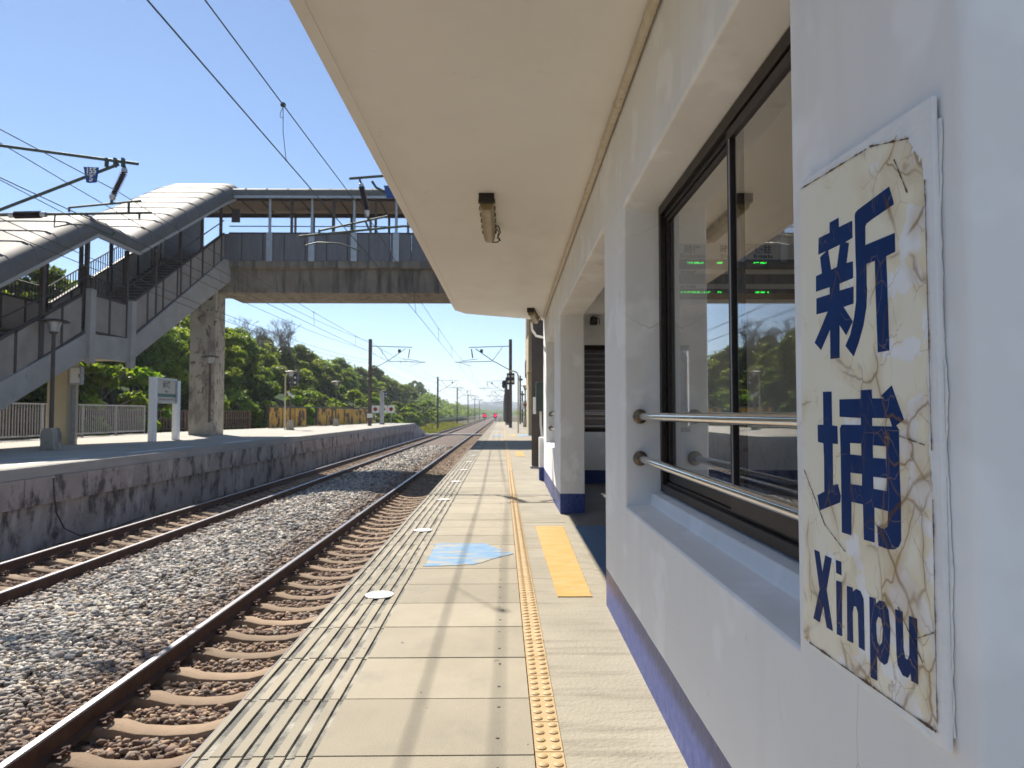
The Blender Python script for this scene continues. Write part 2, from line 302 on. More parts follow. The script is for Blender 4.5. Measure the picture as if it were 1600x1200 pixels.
def signlayers(m, onblue):
    n, l, b = nodes(m)
    tc = n.new('ShaderNodeTexCoord')
    s = n.new('ShaderNodeSeparateXYZ'); l.new(tc.outputs['Object'], s.inputs[0])
    # the enamel is far more broken towards the near edge (small y) and the foot
    dmg = n.new('ShaderNodeMath'); dmg.operation = 'MULTIPLY_ADD'; dmg.inputs[1].default_value = -1.5; dmg.inputs[2].default_value = 1.75; l.new(s.outputs[1], dmg.inputs[0])
    low = n.new('ShaderNodeMath'); low.operation = 'MULTIPLY_ADD'; low.inputs[1].default_value = -.42; low.inputs[2].default_value = .45; l.new(s.outputs[2], low.inputs[0])
    sm = n.new('ShaderNodeMath'); sm.operation = 'ADD'; l.new(dmg.outputs[0], sm.inputs[0]); l.new(low.outputs[0], sm.inputs[1])
    if not onblue:
        wn = n.new('ShaderNodeTexNoise'); wn.inputs['Scale'].default_value = 16; wn.inputs['Detail'].default_value = 5; wn.inputs['Roughness'].default_value = .5; l.new(tc.outputs['Object'], wn.inputs['Vector'])
        t = n.new('ShaderNodeMath'); t.operation = 'MULTIPLY_ADD'; t.inputs[1].default_value = .40; l.new(sm.outputs[0], t.inputs[0]); l.new(wn.outputs[0], t.inputs[2])
        mr = n.new('ShaderNodeMapRange'); mr.inputs[1].default_value = .665; mr.inputs[2].default_value = .685; l.new(t.outputs[0], mr.inputs[0])
        mx = n.new('ShaderNodeMixRGB'); l.new(mr.outputs[0], mx.inputs[0]); l.new(b.inputs['Base Color'].links[0].from_socket, mx.inputs[1]); mx.inputs[2].default_value = (.92, .93, .94, 1); l.new(mx.outputs[0], b.inputs['Base Color'])
    for sc, wd, col, amt in ((9, .020, (.18, .10, .05), .95), (22, .018, (.36, .25, .13), .6), (4.5, .020, (.11, .06, .03), 1.0)):
        mx, mr = add_layer(m, sc, col, wd, 0.0, (1, 1, .75), sc * .7, kind='vor')
        fac = mx.inputs[0].links[0].from_socket
        pn = n.new('ShaderNodeTexNoise'); pn.inputs['Scale'].default_value = 7 + sc * .3; l.new(tc.outputs['Object'], pn.inputs['Vector'])
        pm = n.new('ShaderNodeMath'); pm.operation = 'MULTIPLY_ADD'; pm.inputs[1].default_value = .35; l.new(sm.outputs[0], pm.inputs[0]); l.new(pn.outputs[0], pm.inputs[2])
        p2 = n.new('ShaderNodeMapRange'); p2.inputs[1].default_value = .50; p2.inputs[2].default_value = .68; p2.inputs[4].default_value = amt; l.new(pm.outputs[0], p2.inputs[0])
        l.new(mul(n, l, fac, p2.outputs[0]), mx.inputs[0])
        if sc != 22 and not onblue:   # rust bleeding beside the cracks
            mx, mr = add_layer(m, sc, (.56, .38, .17), .15, .0, (1, 1, .75), sc * .7, kind='vor')
            l.new(mul(n, l, mul(n, l, mx.inputs[0].links[0].from_socket, p2.outputs[0]), .5), mx.inputs[0])
signlayers(SIGNM, False)
SIGNB = mat('sign_blue', (0.003, 0.028, 0.13), (0.006, 0.04, 0.17), 8, 0.55, 0.12, 12, spec=.1)
signlayers(SIGNB, True)
SIGNEDGE = mat('sign_white_paint', (0.88, 0.89, 0.90), (0.80, 0.81, 0.82), 12, 0.5, 0.4, 40)
add_layer(SIGNEDGE, 22, (0.25, 0.17, 0.1), 0.68, 0.71, (1, 1, 1), 3)

# ------------------------------------------------------------------ mesh helpers
class MB:
    def __init__(s): s.v = []; s.f = []; s.m = []; s.cur = 0; s.st = []
    def add(s, vs, fs):
        s.st.append((len(s.v), len(s.f)))
        o = len(s.v); s.v += [tuple(q) for q in vs]; s.f += [tuple(i + o for i in f) for f in fs]; s.m += [s.cur] * len(fs); return s
    def box(s, x0, x1, y0, y1, z0, z1):
        return s.add([(x0, y0, z0), (x1, y0, z0), (x1, y1, z0), (x0, y1, z0), (x0, y0, z1), (x1, y0, z1), (x1, y1, z1), (x0, y1, z1)],
              [(0, 3, 2, 1), (4, 5, 6, 7), (0, 1, 5, 4), (1, 2, 6, 5), (2, 3, 7, 6), (3, 0, 4, 7)])
    def tube(s, pts, r, seg=8, closed=False, r1=None):
        pts = [Vector(p) for p in pts]; n = len(pts); vs = []
        up = Vector((0, 0, 1))
        d0 = (pts[1] - pts[0]).normalized()
        a = d0.cross(up);  a = a if a.length > .05 else Vector((1, 0, 0)); a.normalize()
        for i, p in enumerate(pts):
            d = ((pts[min(i + 1, n - 1)] - pts[max(i - 1, 0)])).normalized()
            a = (a - d * a.dot(d)).normalized(); c = d.cross(a)
            rr = r if r1 is None else r + (r1 - r) * i / (n - 1)
            for k in range(seg):
                t = 2 * math.pi * (k + .5) / seg
                vs.append(p + a * math.cos(t) * rr + c * math.sin(t) * rr)
        fs = [(i * seg + k, i * seg + (k + 1) % seg, (i + 1) * seg + (k + 1) % seg, (i + 1) * seg + k) for i in range(n - 1) for k in range(seg)]
        fs += [tuple(range(seg - 1, -1, -1)), tuple((n - 1) * seg + k for k in range(seg))]
        return s.add(vs, fs)
    def lathe(s, prof, c=(0, 0, 0), seg=20, axis='z'):
        vs = []; n = len(prof)
        for r, h in prof:
            for k in range(seg):
                t = 2 * math.pi * k / seg; q = (r * math.cos(t), r * math.sin(t), h)
                if axis == 'y': q = (q[0], q[2], q[1])
                if axis == 'x': q = (q[2], q[0], q[1])
                vs.append((q[0] + c[0], q[1] + c[1], q[2] + c[2]))
        fs = [(i * seg + k, i * seg + (k + 1) % seg, (i + 1) * seg + (k + 1) % seg, (i + 1) * seg + k) for i in range(n - 1) for k in range(seg)]
        fs += [tuple(range(seg - 1, -1, -1)), tuple((n - 1) * seg + k for k in range(seg))]
        return s.add(vs, fs)
    def prism(s, poly, a, b, axis='x'):
        """poly in the two other axes (order: x->(y,z), y->(x,z), z->(x,y)), extruded a..b"""
        n = len(poly)
        def mk(u, v, w_): return {'x': (w_, u, v), 'y': (u, w_, v), 'z': (u, v, w_)}[axis]
        vs = [mk(u, v, a) for u, v in poly] + [mk(u, v, b) for u, v in poly]
        fs = [tuple(range(n - 1, -1, -1)), tuple(range(n, 2 * n))] + [(i, (i + 1) % n, n + (i + 1) % n, n + i) for i in range(n)]
        return s.add(vs, fs)
    def each(s, name, mats, parent=None, **kw):
        """one object for every primitive that was added"""
        out = []
        for (v0, f0), (v1, f1) in zip(s.st, s.st[1:] + [(len(s.v), len(s.f))]):
            q = MB(); q.v = s.v[v0:v1]; q.f = [tuple(i - v0 for i in f) for f in s.f[f0:f1]]; q.m = s.m[f0:f1]
            out.append(q.build(name, mats, parent, **kw))
        return out
    def build(s, name, mats, parent=None, smooth=False, bevel=0, frame=None, fix=True):
        me = bpy.data.meshes.new(name); me.from_pydata(s.v, [], s.f)
        if not isinstance(mats, (list, tuple)): mats = [mats]
        for q in mats: me.materials.append(q)
        me.polygons.foreach_set('material_index', s.m)
        if fix:
            import bmesh
            bm = bmesh.new(); bm.from_mesh(me); bmesh.ops.recalc_face_normals(bm, faces=bm.faces); bm.to_mesh(me); bm.free()
        if smooth:
            me.polygons.foreach_set('use_smooth', [True] * len(me.polygons))
            try: me.set_sharp_from_angle(angle=R(40))
            except Exception: pass
        o = bpy.data.objects.new(name, me); COL.objects.link(o)
        if parent: o.parent = parent
        elif frame: place(o, frame)
        if bevel:
            bv = o.modifiers.new('bevel', 'BEVEL'); bv.width = bevel; bv.segments = 3; bv.limit_method = 'ANGLE'; bv.angle_limit = R(40)
            o.data.polygons.foreach_set('use_smooth', [True] * len(me.polygons))
            wn = o.modifiers.new('wn', 'WEIGHTED_NORMAL'); wn.keep_sharp = True
        return o
FR = {'t': ((0, 0, 0), 0.004), 'b': ((0.535, 0, 0), -0.007)}   # the tracks and the station house are not quite parallel
def place(o, frame):
    (a, th) = FR[frame]
    base = Matrix.Translation(a) @ Matrix.Rotation(th, 4, 'Z')
    m = base @ Matrix.Translation(o.location) @ o.rotation_euler.to_matrix().to_4x4()
    o.location = m.to_translation(); o.rotation_euler = m.to_euler()
def tag(o, label, cat, group=None, kind=None):
    if label: o['label'] = label
    if cat: o['category'] = cat
    if group: o['group'] = group
    if kind: o['kind'] = kind
    return o
def thing(name, label, cat, loc=(0, 0, 0), rz=0, group=None, frame=None):
    o = bpy.data.objects.new(name, None); COL.objects.link(o); o.empty_display_size = .2
    o.location = loc; o.rotation_euler = (0, 0, rz)
    if frame: place(o, frame)
    return tag(o, label, cat, group)
def struct(o, label=None): o['kind'] = 'structure'; (label and o.__setitem__('label', label)); return o
def dup(root, loc=None, rz=None, label=None, scale=None):
    def cp(o, par):
        c = o.copy(); COL.objects.link(c)
        if par: c.parent = par
        for ch in [q for q in KIDS.get(o.name, [])]: cp(ch, c)
        return c
    KIDS = {}
    for o in COL.objects:
        if o.parent: KIDS.setdefault(o.parent.name, []).append(o)
    r = cp(root, None)
    if loc is not None: r.location = loc
    if rz is not None: r.rotation_euler = (0, 0, rz)
    if scale: r.scale = scale
    if label: r['label'] = label
    return r
def fillpoly(loops, d0, d1, name, mats, parent=None, frame=None):
    """flat shape with holes in the local y-z plane, x from d0 to d1, triangulated by a 2D curve"""
    cu = bpy.data.curves.new(name, 'CURVE'); cu.dimensions = '2D'; cu.fill_mode = 'BOTH'
    for lp in loops:
        sp = cu.splines.new('POLY'); sp.points.add(len(lp) - 1); sp.use_cyclic_u = True
        for p, (y, z) in zip(sp.points, lp): p.co = (y, z, 0, 1)
    cu.extrude = abs(d1 - d0) / 2
    tmp = bpy.data.objects.new('tmp', cu); COL.objects.link(tmp)
    bpy.context.view_layer.update()
    me = bpy.data.meshes.new_from_object(tmp.evaluated_get(bpy.context.evaluated_depsgraph_get()))
    bpy.data.objects.remove(tmp); me.name = name
    # curve x->y, y->z, z->x
    mid = (d0 + d1) / 2
    M4 = Matrix(((0, 0, 1, mid), (1, 0, 0, 0), (0, 1, 0, 0), (0, 0, 0, 1)))
    me.transform(M4); me.materials.clear(); me.materials.append(mats)
    o = bpy.data.objects.new(name, me); COL.objects.link(o)
    if parent: o.parent = parent
    elif frame: place(o, frame)
    return o
def textobj(name, body, size, mtl, loc, rot, parent=None, extr=.001, bold=0.0, align='CENTER', sx=1):
    cu = bpy.data.curves.new(name, 'FONT'); cu.body = body; cu.size = size; cu.extrude = extr; cu.offset = bold; cu.align_x = align; cu.align_y = 'CENTER'
    tmp = bpy.data.objects.new('tmp', cu); COL.objects.link(tmp); bpy.context.view_layer.update()
    me = bpy.data.meshes.new_from_object(tmp.evaluated_get(bpy.context.evaluated_depsgraph_get())); bpy.data.objects.remove(tmp)
    me.name = name; me.materials.clear(); me.materials.append(mtl)
    me.transform(Matrix.Diagonal((sx, 1, 1, 1)))
    me.transform(Matrix.Translation(loc) @ Matrix.LocRotScale(None, __import__('mathutils').Euler(rot), None))
    o = bpy.data.objects.new(name, me); COL.objects.link(o)
    if parent: o.parent = parent
    return o
def quadmesh(name, P, m, faces_per=None, fverts=None, parent=None, frame=None):
    me = bpy.data.meshes.new(name)
    nv = len(P); k = fverts.shape[1]; nf = len(fverts)
    me.vertices.add(nv); me.vertices.foreach_set('co', P.astype(np.float32).ravel())
    me.loops.add(nf * k); me.loops.foreach_set('vertex_index', fverts.astype(np.int32).ravel())
    me.polygons.add(nf); me.polygons.foreach_set('loop_start', np.arange(0, nf * k, k, dtype=np.int32))
    me.update(calc_edges=True); me.materials.append(m)
    o = bpy.data.objects.new(name, me); COL.objects.link(o)
    if parent: o.parent = parent
    elif frame: place(o, frame)
    return o
rng = np.random.default_rng(5)
# ================================================================== SETTING
m = MB(); m.add([(-700, -300, -1.75), (700, -300, -1.75), (700, 3200, -1.75), (-700, 3200, -1.75)], [(0, 1, 2, 3)])
struct(m.build('ground', SOIL), 'scrubby brown and green ground beside the railway')
# hillside rising to the left of the line
ys = np.linspace(-80, 420, 101); xs = np.array([-16.9, -18.5, -21, -25, -30, -36, -44, -56, -75, -100])
hz = np.array([-.6, -.3, .5, 1.8, 3.4, 5.2, 7.4, 10, 12.5, 13])
P = []
for y in ys:
    k = 1.0 + .35 * max(0, min(1, (y - 90) / 120)) - .75 * max(0, min(1, (y - 280) / 130))
    for x, z in zip(xs, hz):
        P.append((x + (1.6 * math.sin(y * .05) if x < -17 else 0), y, z * k + .35 * math.sin(y * .21 + x) * (x < -19)))
nx = len(xs); F = [(i * nx + j, i * nx + j + 1, (i + 1) * nx + j + 1, (i + 1) * nx + j) for i in range(len(ys) - 1) for j in range(nx - 1)]
m = MB(); m.add(P, F); struct(m.build('hillside', HILLM, smooth=True), 'low green hillside rising left of the far platform')
# far blue-green hills at the end of the line
m = MB()
for (cx, cy, rx, ry, h) in ((-260, 1500, 420, 200, 22), (130, 2300, 500, 240, 38), (620, 2900, 700, 260, 46), (-700, 2500, 700, 260, 60)):
    g = 22; P = []
    for i in range(g + 1):
        for j in range(g + 1):
            u = -1 + 2 * i / g; v = -1 + 2 * j / g; r = max(0, 1 - u * u - v * v)
            P.append((cx + u * rx, cy + v * ry, -2 + h * r ** .8 * (1 + .18 * math.sin(7 * u + cx) + .1 * math.sin(17 * u + v * 5))))
    m.add(P, [(i * (g + 1) + j, (i + 1) * (g + 1) + j, (i + 1) * (g + 1) + j + 1, i * (g + 1) + j + 1) for i in range(g) for j in range(g)])
struct(m.build('hills', FARH, smooth=True), 'hazy hills on the horizon')

# ---- ballast bed
m = MB()
prof = [(-8.1, -1.75), (-8.02, -1.33), (-7.5, -1.24), (-7.05, -1.20), (-6.95, -1.275), (-6.0, -1.275), (-5.87, -1.195), (-5.4, -1.165), (-4.5, -1.12), (-3.6, -1.165), (-3.13, -1.195), (-3.0, -1.275), (-1.3, -1.275), (-1.1, -1.3), (-.9, -1.75)]
yy = [-80, 20, 60, 120, 240, 420]
P = [(x, y, z) for y in yy for x, z in prof]; k = len(prof)
m.add(P, [(i * k + j, i * k + j + 1, (i + 1) * k + j + 1, (i + 1) * k + j) for i in range(len(yy) - 1) for j in range(k - 1)])
P = [(x, y, z) for y in (420, 1400) for x, z in prof]; m.add(P, [(j, j + 1, k + j + 1, k + j) for j in range(k - 1)])
struct(m.build('ballast_bed', BED, frame='t'), 'ballast bed under both tracks')

SL0, SLD = 4.78, 0.53      # sleeper rows
def stones():
    ico = [(0, 0, 1)] + [(math.cos(t) * .894, math.sin(t) * .894, .447) for t in np.arange(5) * 2 * math.pi / 5] + \
          [(math.cos(t) * .894, math.sin(t) * .894, -.447) for t in (np.arange(5) + .5) * 2 * math.pi / 5] + [(0, 0, -1)]
    ico = np.array(ico)
    fc = [(0, i + 1, (i + 1) % 5 + 1) for i in range(5)] + [(i + 1, i + 6, (i + 1) % 5 + 1) for i in range(5)] + \
         [((i + 1) % 5 + 1, i + 6, (i + 1) % 5 + 6) for i in range(5)] + [(11, (i + 1) % 5 + 6, i + 6) for i in range(5)]
    fc = np.array(fc)
    pts = []
    for y0, y1, dens, r in ((2, 7.5, 760, .027), (7.5, 13, 460, .032), (13, 24, 210, .040), (24, 48, 75, .058)):
        n = int((y1 - y0) * 7.0 * dens)
        x = rng.uniform(-8.0, -1.0, n); y = rng.uniform(y0, y1, n)
        px = [p[0] for p in prof]; pz = [p[1] for p in prof]
        z = np.interp(x, px, pz) + rng.uniform(-.008, .016, n) + .022 * np.maximum(0, np.sin(x * 5 + y * 3.1) * np.sin(y * 2.3 - x)) * ((x > -5.6) & (x < -3.3)) * 1.6
        rr = r * np.exp(rng.normal(0, .28, n)); rr = np.clip(rr, r * .5, r * 1.7)
        ph = (y - SL0) / SLD; dy = np.abs(ph - np.round(ph)) * SLD
        on1 = (np.abs(x + 2.42) < 1.02); on2 = (np.abs(x + 6.46) < 1.02)
        ins = (np.abs(x + 2.42) < .56) | (np.abs(x + 6.46) < .56)
        keep = ~((on1 | on2) & (dy < .125 + rr * .35) & (ins | (rng.random(n) < .25)))
        for rx in (-2.985, -1.853, -7.03, -5.893): keep &= np.abs(x - rx) > .07 + rr * .4
        inside = (np.abs(x + 2.42) < .53) | (np.abs(x + 6.46) < .53)
        z = np.where(inside, z + .012, z)
        pts.append(np.stack([x, y, z, rr], 1)[keep])
    A = np.concatenate(pts); N = len(A)
    base = ico[None] * (1 + rng.uniform(-.36, .30, (N, 12, 1)))
    sc = np.stack([rng.uniform(.75, 1.35, N), rng.uniform(.7, 1.1, N), rng.uniform(.38, .8, N)], 1)[:, None, :]
    q = base * sc
    an = rng.uniform(0, 2 * np.pi, N); tl = rng.normal(0, .35, N)
    ct, st = np.cos(tl)[:, None], np.sin(tl)[:, None]
    y_, z_ = q[..., 1] * ct - q[..., 2] * st, q[..., 1] * st + q[..., 2] * ct
    ca, sa = np.cos(an)[:, None], np.sin(an)[:, None]
    X = q[..., 0] * ca - y_ * sa; Y = q[..., 0] * sa + y_ * ca
    V = np.stack([X, Y, z_], 2) * A[:, None, 3:4] + A[:, None, :3]
    Fv = (np.arange(N)[:, None, None] * 12 + fc[None]).reshape(-1, 3)
    o = quadmesh('ballast', V.reshape(-1, 3), STONE, fverts=Fv, frame='t')
    tag(o, 'grey and rust brown ballast stones around both tracks', 'ballast', kind='stuff')
stones()

# ---- tracks
def track(cx, label, n_parts, yend):
    t = thing('railway_track', label, 'railway track', (0, 0, 0), 0, 'railway tracks', 't')
    for s in (-1, 1):
        m = MB(); c = cx + s * .567
        pr = [(-.065, 0), (.065, 0), (.065, .012), (.012, .028), (.009, .11), (.034, .122), (.034, .148), (.026, .158), (-.026, .158), (-.034, .148), (-.034, .122), (-.009, .11), (-.012, .028), (-.065, .012)]
        poly = [(c + x, -1.2 + z * 1.02) for x, z in pr]
        m.prism(poly, -60, yend, 'y')
        for i in range(len(m.f)):
            if len(m.f[i]) == 4:
                zs = [m.v[j][2] for j in m.f[i]]
                if min(zs) > -1.2 + .147: m.m[i] = 1
        m.build('rail', [RUST, RAILTOP], t)
    # sleeper (dished between the rails)
    pf = [(-1.0, -1.235), (-.98, -1.21), (-.75, -1.195), (-.36, -1.195), (-.22, -1.232), (0, -1.245), (.22, -1.232), (.36, -1.195), (.75, -1.195), (.98, -1.21), (1.0, -1.235)]
    P = []; h = len(pf)
    for (yo, dz) in ((-.125, -.12), (-.095, -.006), (-.08, 0), (.08, 0), (.095, -.006), (.125, -.12)):
        for x, z in pf: P.append((x, yo * (1 - .12 * (abs(x) < .3)), z + dz))
    F = [(r * h + i, r * h + i + 1, (r + 1) * h + i + 1, (r + 1) * h + i) for r in range(5) for i in range(h - 1)]
    m = MB(); m.add(P, F)
    s0 = m.build('sleeper', SLEEP, t, smooth=True)
    c = MB()
    for s in (1,):
            x = s * .1; z = -1.19
            c.box(x - .035, x + .035, -.05, .05, z, z + .018)
            c.tube([(x - s * .03, -.045, z + .03), (x + s * .025, -.055, z + .045), (x + s * .04, -.01, z + .05), (x + s * .02, .0, z + .055), (x + s * .04, .01, z + .05), (x + s * .025, .055, z + .045), (x - s * .03, .045, z + .03)], .011, 6)
            c.lathe([(.016, 0), (.016, .06), (.006, .068)], (x + s * .02, 0, z), 6)
    c0 = c.build('rail_clip', RUST, s0); cl_ = []
    def addclips(sl, first=False):
        for r_ in (-.567, .567):
            for q in (0, math.pi):
                o = c0 if (first and r_ < 0 and q == 0) else c0.copy()
                if o is not c0: COL.objects.link(o)
                o.parent = sl; o.location = (r_, 0, 0); o.rotation_euler = (0, 0, q)
    for k in range(n_parts):
        y = SL0 - 8 * SLD + k * SLD
        if k == 0: s = s0; addclips(s, True)
        else:
            s = s0.copy(); COL.objects.link(s)
            if k < 40: addclips(s)
        s.location = (cx, y, 0)
        s.rotation_euler = (0, 0, random.uniform(-.006, .006))
    m = MB(); y = SL0 - 8 * SLD + n_parts * SLD
    while y < 200:
        m.box(cx - 1, cx + 1, y - .11, y + .11, -1.3, -1.215); y += SLD
    o = m.build('sleeper_row', SLEEP, t); o['kind'] = 'stuff'
    return t
track(-2.42, 'railway track beside the near platform with a bright worn rail top', 99, 1300)
track(-6.46, 'railway track running along the stained wall of the far platform', 99, 1300)

# ---- near platform
m = MB()
m.box(-.90, 8.0, -60, 90, -1.7, -.012)
m.build('platform', CONC, frame='t'); struct(bpy.data.objects['platform'], 'near station platform')
m = MB()     # face of the platform under the coping
# paving slabs with grooved edge
gx = [-.935, -.869, -.803, -.737, -.671, -.605]
prof2 = [(-.955, -.10), (-.955, 0)]
for i, g in enumerate(gx):
    wd = .031 if i < 5 else .02
    prof2 += [(g, 0), (g + .002, -.009), (g + wd, -.006), (g + wd + .002, 0)]
prof2 += [(-.30, 0), (.10, 0), (.10, -.10)]
k = len(prof2); J = 2.254; SD = .443
y = J - 9 * SD; idx = 0; m.box(-.955, .10, -60, y - .009, -.10, 0)
while y < 89.5:
    L = SD if y < 40 else SD * 8
    y1 = y + L - .009; o = len(m.v)
    dz = random.uniform(-.0015, .0015); dx = random.uniform(-.002, .002)
    m.v += [(x + dx * (x < .09), y, z + dz) for x, z in prof2] + [(x + dx * (x < .09), y1, z + dz) for x, z in prof2]
    for j in range(k - 1):
        dirt = 2 <= j < k - 3 and (prof2[j][1] < -.001 or prof2[j + 1][1] < -.001)
        m.f.append((o + j, o + j + 1, o + k + j + 1, o + k + j)); m.m.append(1 if dirt else 0)
    m.f.append(tuple(o + j for j in range(k))); m.m.append(0); m.f.append(tuple(o + k + j for j in range(k - 1, -1, -1))); m.m.append(0)
    if y < 16:
        for q in (.11, .80):
            m.cur = 2; n0 = len(m.f)
            m.lathe([(random.uniform(.005, .0095), 0), (.005, .002), (.002, .0022)], (-.012 + random.uniform(-.004, .004), y + q, dz), 10)
            m.cur = 0
    y += L
m.cur = 2; m.box(-.95, .099, -3, 89.8, -.09, -.02)
o = m.build('platform_paving', [SLAB, GROOVE, DOTS], frame='t', fix=True); struct(o, 'grooved concrete slabs along the near platform edge')
m = MB(); m.box(-.963, -.956, -60, 89.8, -.12, .0); m.box(-.956, -.90, -60, 89.8, -1.7, -.13)
struct(m.build('platform_edge_strip', FASCIA, frame='t'), 'pale painted lip of the platform edge')
# tactile strip
m = MB(); y = 2.26 - 15 * .2165
while y < 89:
    near = y < 13
    m.box(.104, .192, y + .003, y + .2165 - .002, -.05, .004)
    if near:
        for i in range(4):
            for x in (.1255, .1705):
                c = (x, y + .027 + i * .054, .004)
                m.lathe([(.0165, -.001), (.0150, .0028), (.011, .0048), (.005, .0056)], c, 12)
    else:
        for x in (.1255, .1705): m.box(x - .014, x + .014, y + .01, y + .207, .004, .009)
    y += .2165
struct(m.build('tactile_paving', TACT, frame='t', smooth=True), 'ochre tactile paving strip with round studs')
m = MB(); m.cur = 0
for y in (-2, 2.0, 6.9, 10.2, 14, 18, 22, 27, 32, 38, 44, 52, 60, 70, 80):
    pass
for a, b2 in ((-60, -30), (-30, -12), (-12, -1), (-1, 4.02)): m.box(.1925, 6, a, b2 - .006, -.05, -.0005)
ytab = [4.024, 6.95, 8.9, 11.6, 15, 19, 23, 28, 33, 38, 44, 50, 60, 70, 80, 89.8]
for a, b2 in zip(ytab[:-1], ytab[1:]): m.box(.1925, .62 if a < 10.6 else 6, a, b2 - .006, -.05, -.001 - random.uniform(0, .002))
struct(m.build('platform_walk', CONC, frame='t'), 'broomed concrete between tactile strip and station wall')
# painted floor markings (thin sheets, ragged outline)
def ragged(poly, step=.06, amp=.006):
    out = []
    for (a, b2) in zip(poly, poly[1:] + poly[:1]):
        L = math.hypot(b2[0] - a[0], b2[1] - a[1]); n = max(1, int(L / step))
        for i in range(n):
            t = i / n; out.append((a[0] + (b2[0] - a[0]) * t + random.uniform(-amp, amp), a[1] + (b2[1] - a[1]) * t + random.uniform(-amp, amp)))
    return out
def floorpaint(name, polys, m_, label, z=.004, frame=None):
    m = MB()
    for p in polys: m.prism(p, z - .003, z, 'z')
    struct(m.build(name, m_, frame=frame), label)
floorpaint('yellow_marking', [ragged([(.305, 4.15), (.505, 4.15), (.548, 6.72), (.284, 6.72)], .03, .0025)], YPAINT, 'faded yellow painted rectangle by the doorway', .003)
floorpaint('blue_arrow_marking', [ragged([(-.56, 4.97), (-.40, 4.99), (-.21, 5.03), (-.03, 5.3), (.065, 5.40), (.03, 5.48), (-.04, 5.58), (-.16, 5.83), (-.56, 5.84)], .02, .007)], LBPAINT, 'worn sky blue painted arrow pointing at the doorway', .0035)
floorpaint('blue_marking', [ragged([(.655, 4.45), (1.45, 4.45), (1.45, 6.72), (.66, 6.72)], .05, .004)], BPAINT, 'dark blue painted square inside the doorway', .0035)
# far-away repeats of the same markings
floorpaint('far_yellow_marking', [[(.28, 17.6), (.5, 17.6), (.5, 20), (.28, 20)], [(.28, 33), (.5, 33), (.5, 36), (.28, 36)]], YPAINT, 'faded yellow painted patches farther along the platform', .003)
floorpaint('far_blue_marking', [[(-.6, 33), (-.1, 33), (0, 34), (-.1, 35), (-.6, 35)], [(.6, 33), (1.4, 33), (1.4, 36), (.6, 36)]], LBPAINT, 'pale blue painted patches farther along the platform', .0035)
# white reflector discs
for i in range(12):
    y = 4.2 + i * 2.3
    m = MB(); r = .084
    m.lathe([(r, 0), (r, .004), (r * .94, .006)], (0, 0, 0), 28)
    for a in range(8 if i < 3 else 0):
        for b2 in range(8):
            x, yq = (a - 3.5) * .018, (b2 - 3.5) * .018
            if math.hypot(x, yq) < .07: m.lathe([(.004, .006), (.002, .008)], (x, yq, 0), 6)
    o = m.build('marker_disc', WHITEP, None); o.location = (-.715, y, .001); place(o, 't')
    nm = ['nearest the camera', 'second', 'third', 'fourth', 'fifth']
    if i < 5: tag(o, 'round white disc on the grooved edge, %s of the row' % (nm[i] if i else 'largest and nearest'), 'marker disc', 'white discs along the platform edge')
    else: tag(o, 'tiny distant white disc far along the grooved platform edge', 'marker disc', 'white discs along the platform edge')

# ---- far platform
poly = [(-7.9, -60), (-8.12, 20), (-8.3, 58), (-8.35, 66), (-12.4, 67), (-14.6, 45), (-17.2, 30), (-17.4, -60)]
m = MB()
m.prism(poly, -1.7, .10, 'z'); 
struct(m.build('far_platform_body', PWALL), 'stained block wall face of the far platform')
m = MB(); pc = [(x + (.09 if x > -9 else 0), y) for x, y in poly]; pc[0] = (-7.85, -60); pc[1] = (-8.07, 20)
m.cur = 0; m.prism(pc, -.045, .145, 'z')
struct(m.build('far_platform_coping', COPE), 'pale concrete coping along the far platform edge')
m = MB(); rg = random.Random(2)
yq = -5.8
while yq < 64:
    L = 1.78; xo = -8.02 - .0022 * (yq + 6); m.box(xo - .3, xo + .035, yq + .012, yq + L - .012, -.52, -.048); yq += L
tag(m.build('block_course', PWALL), None, None, kind='structure')
m = MB(); pt = [(x - (.03 if x > -9 else 0), y) for x, y in poly]; m.prism(pt, .147, .151, 'z')
struct(m.build('far_platform_top', LPTOP), 'sunlit concrete top of the far platform')
m = MB(); m.add([(-8.35, 66, .145), (-12, 66.6, .145), (-12, 80, -1.5), (-8.4, 80, -1.5), (-8.35, 66, -1.7), (-12, 66.6, -1.7)], [(0, 1, 2, 3), (0, 3, 4), (1, 5, 2)])
struct(m.build('platform_ramp', COPE), 'ramp at the end of the far platform')
m = MB()   # white painted lines on far platform
for a, b2 in ((8, 11), (12.2, 14.6), (16.5, 19.8), (22, 24.4), (28, 31)): m.box(-8.75, -8.6, a, b2, .1512, .1535)
struct(m.build('far_platform_line', WHITEP), 'broken white line near the far platform edge')
# cable on far platform face
m = MB(); m.tube([(-7.93, 12.6, -.06), (-7.94, 12.65, -.35), (-7.92, 12.7, -.7), (-7.9, 12.9, -1.0), (-7.85, 13.3, -1.2), (-7.8, 14.4, -1.22), (-7.82, 15.6, -1.16)], .012, 6)
tag(m.build('cable', BLACK), 'loose black cable hanging down the far platform wall', 'cable')
# level crossing boards
m = MB()
for i in range(5): m.box(-8.1, -.9, 72 + i * .32, 72.28 + i * .32, -1.25, -1.03)
tag(m.build('track_crossing', COPE, frame='t'), 'pale boarded crossing laid over both tracks near platform end', 'crossing')

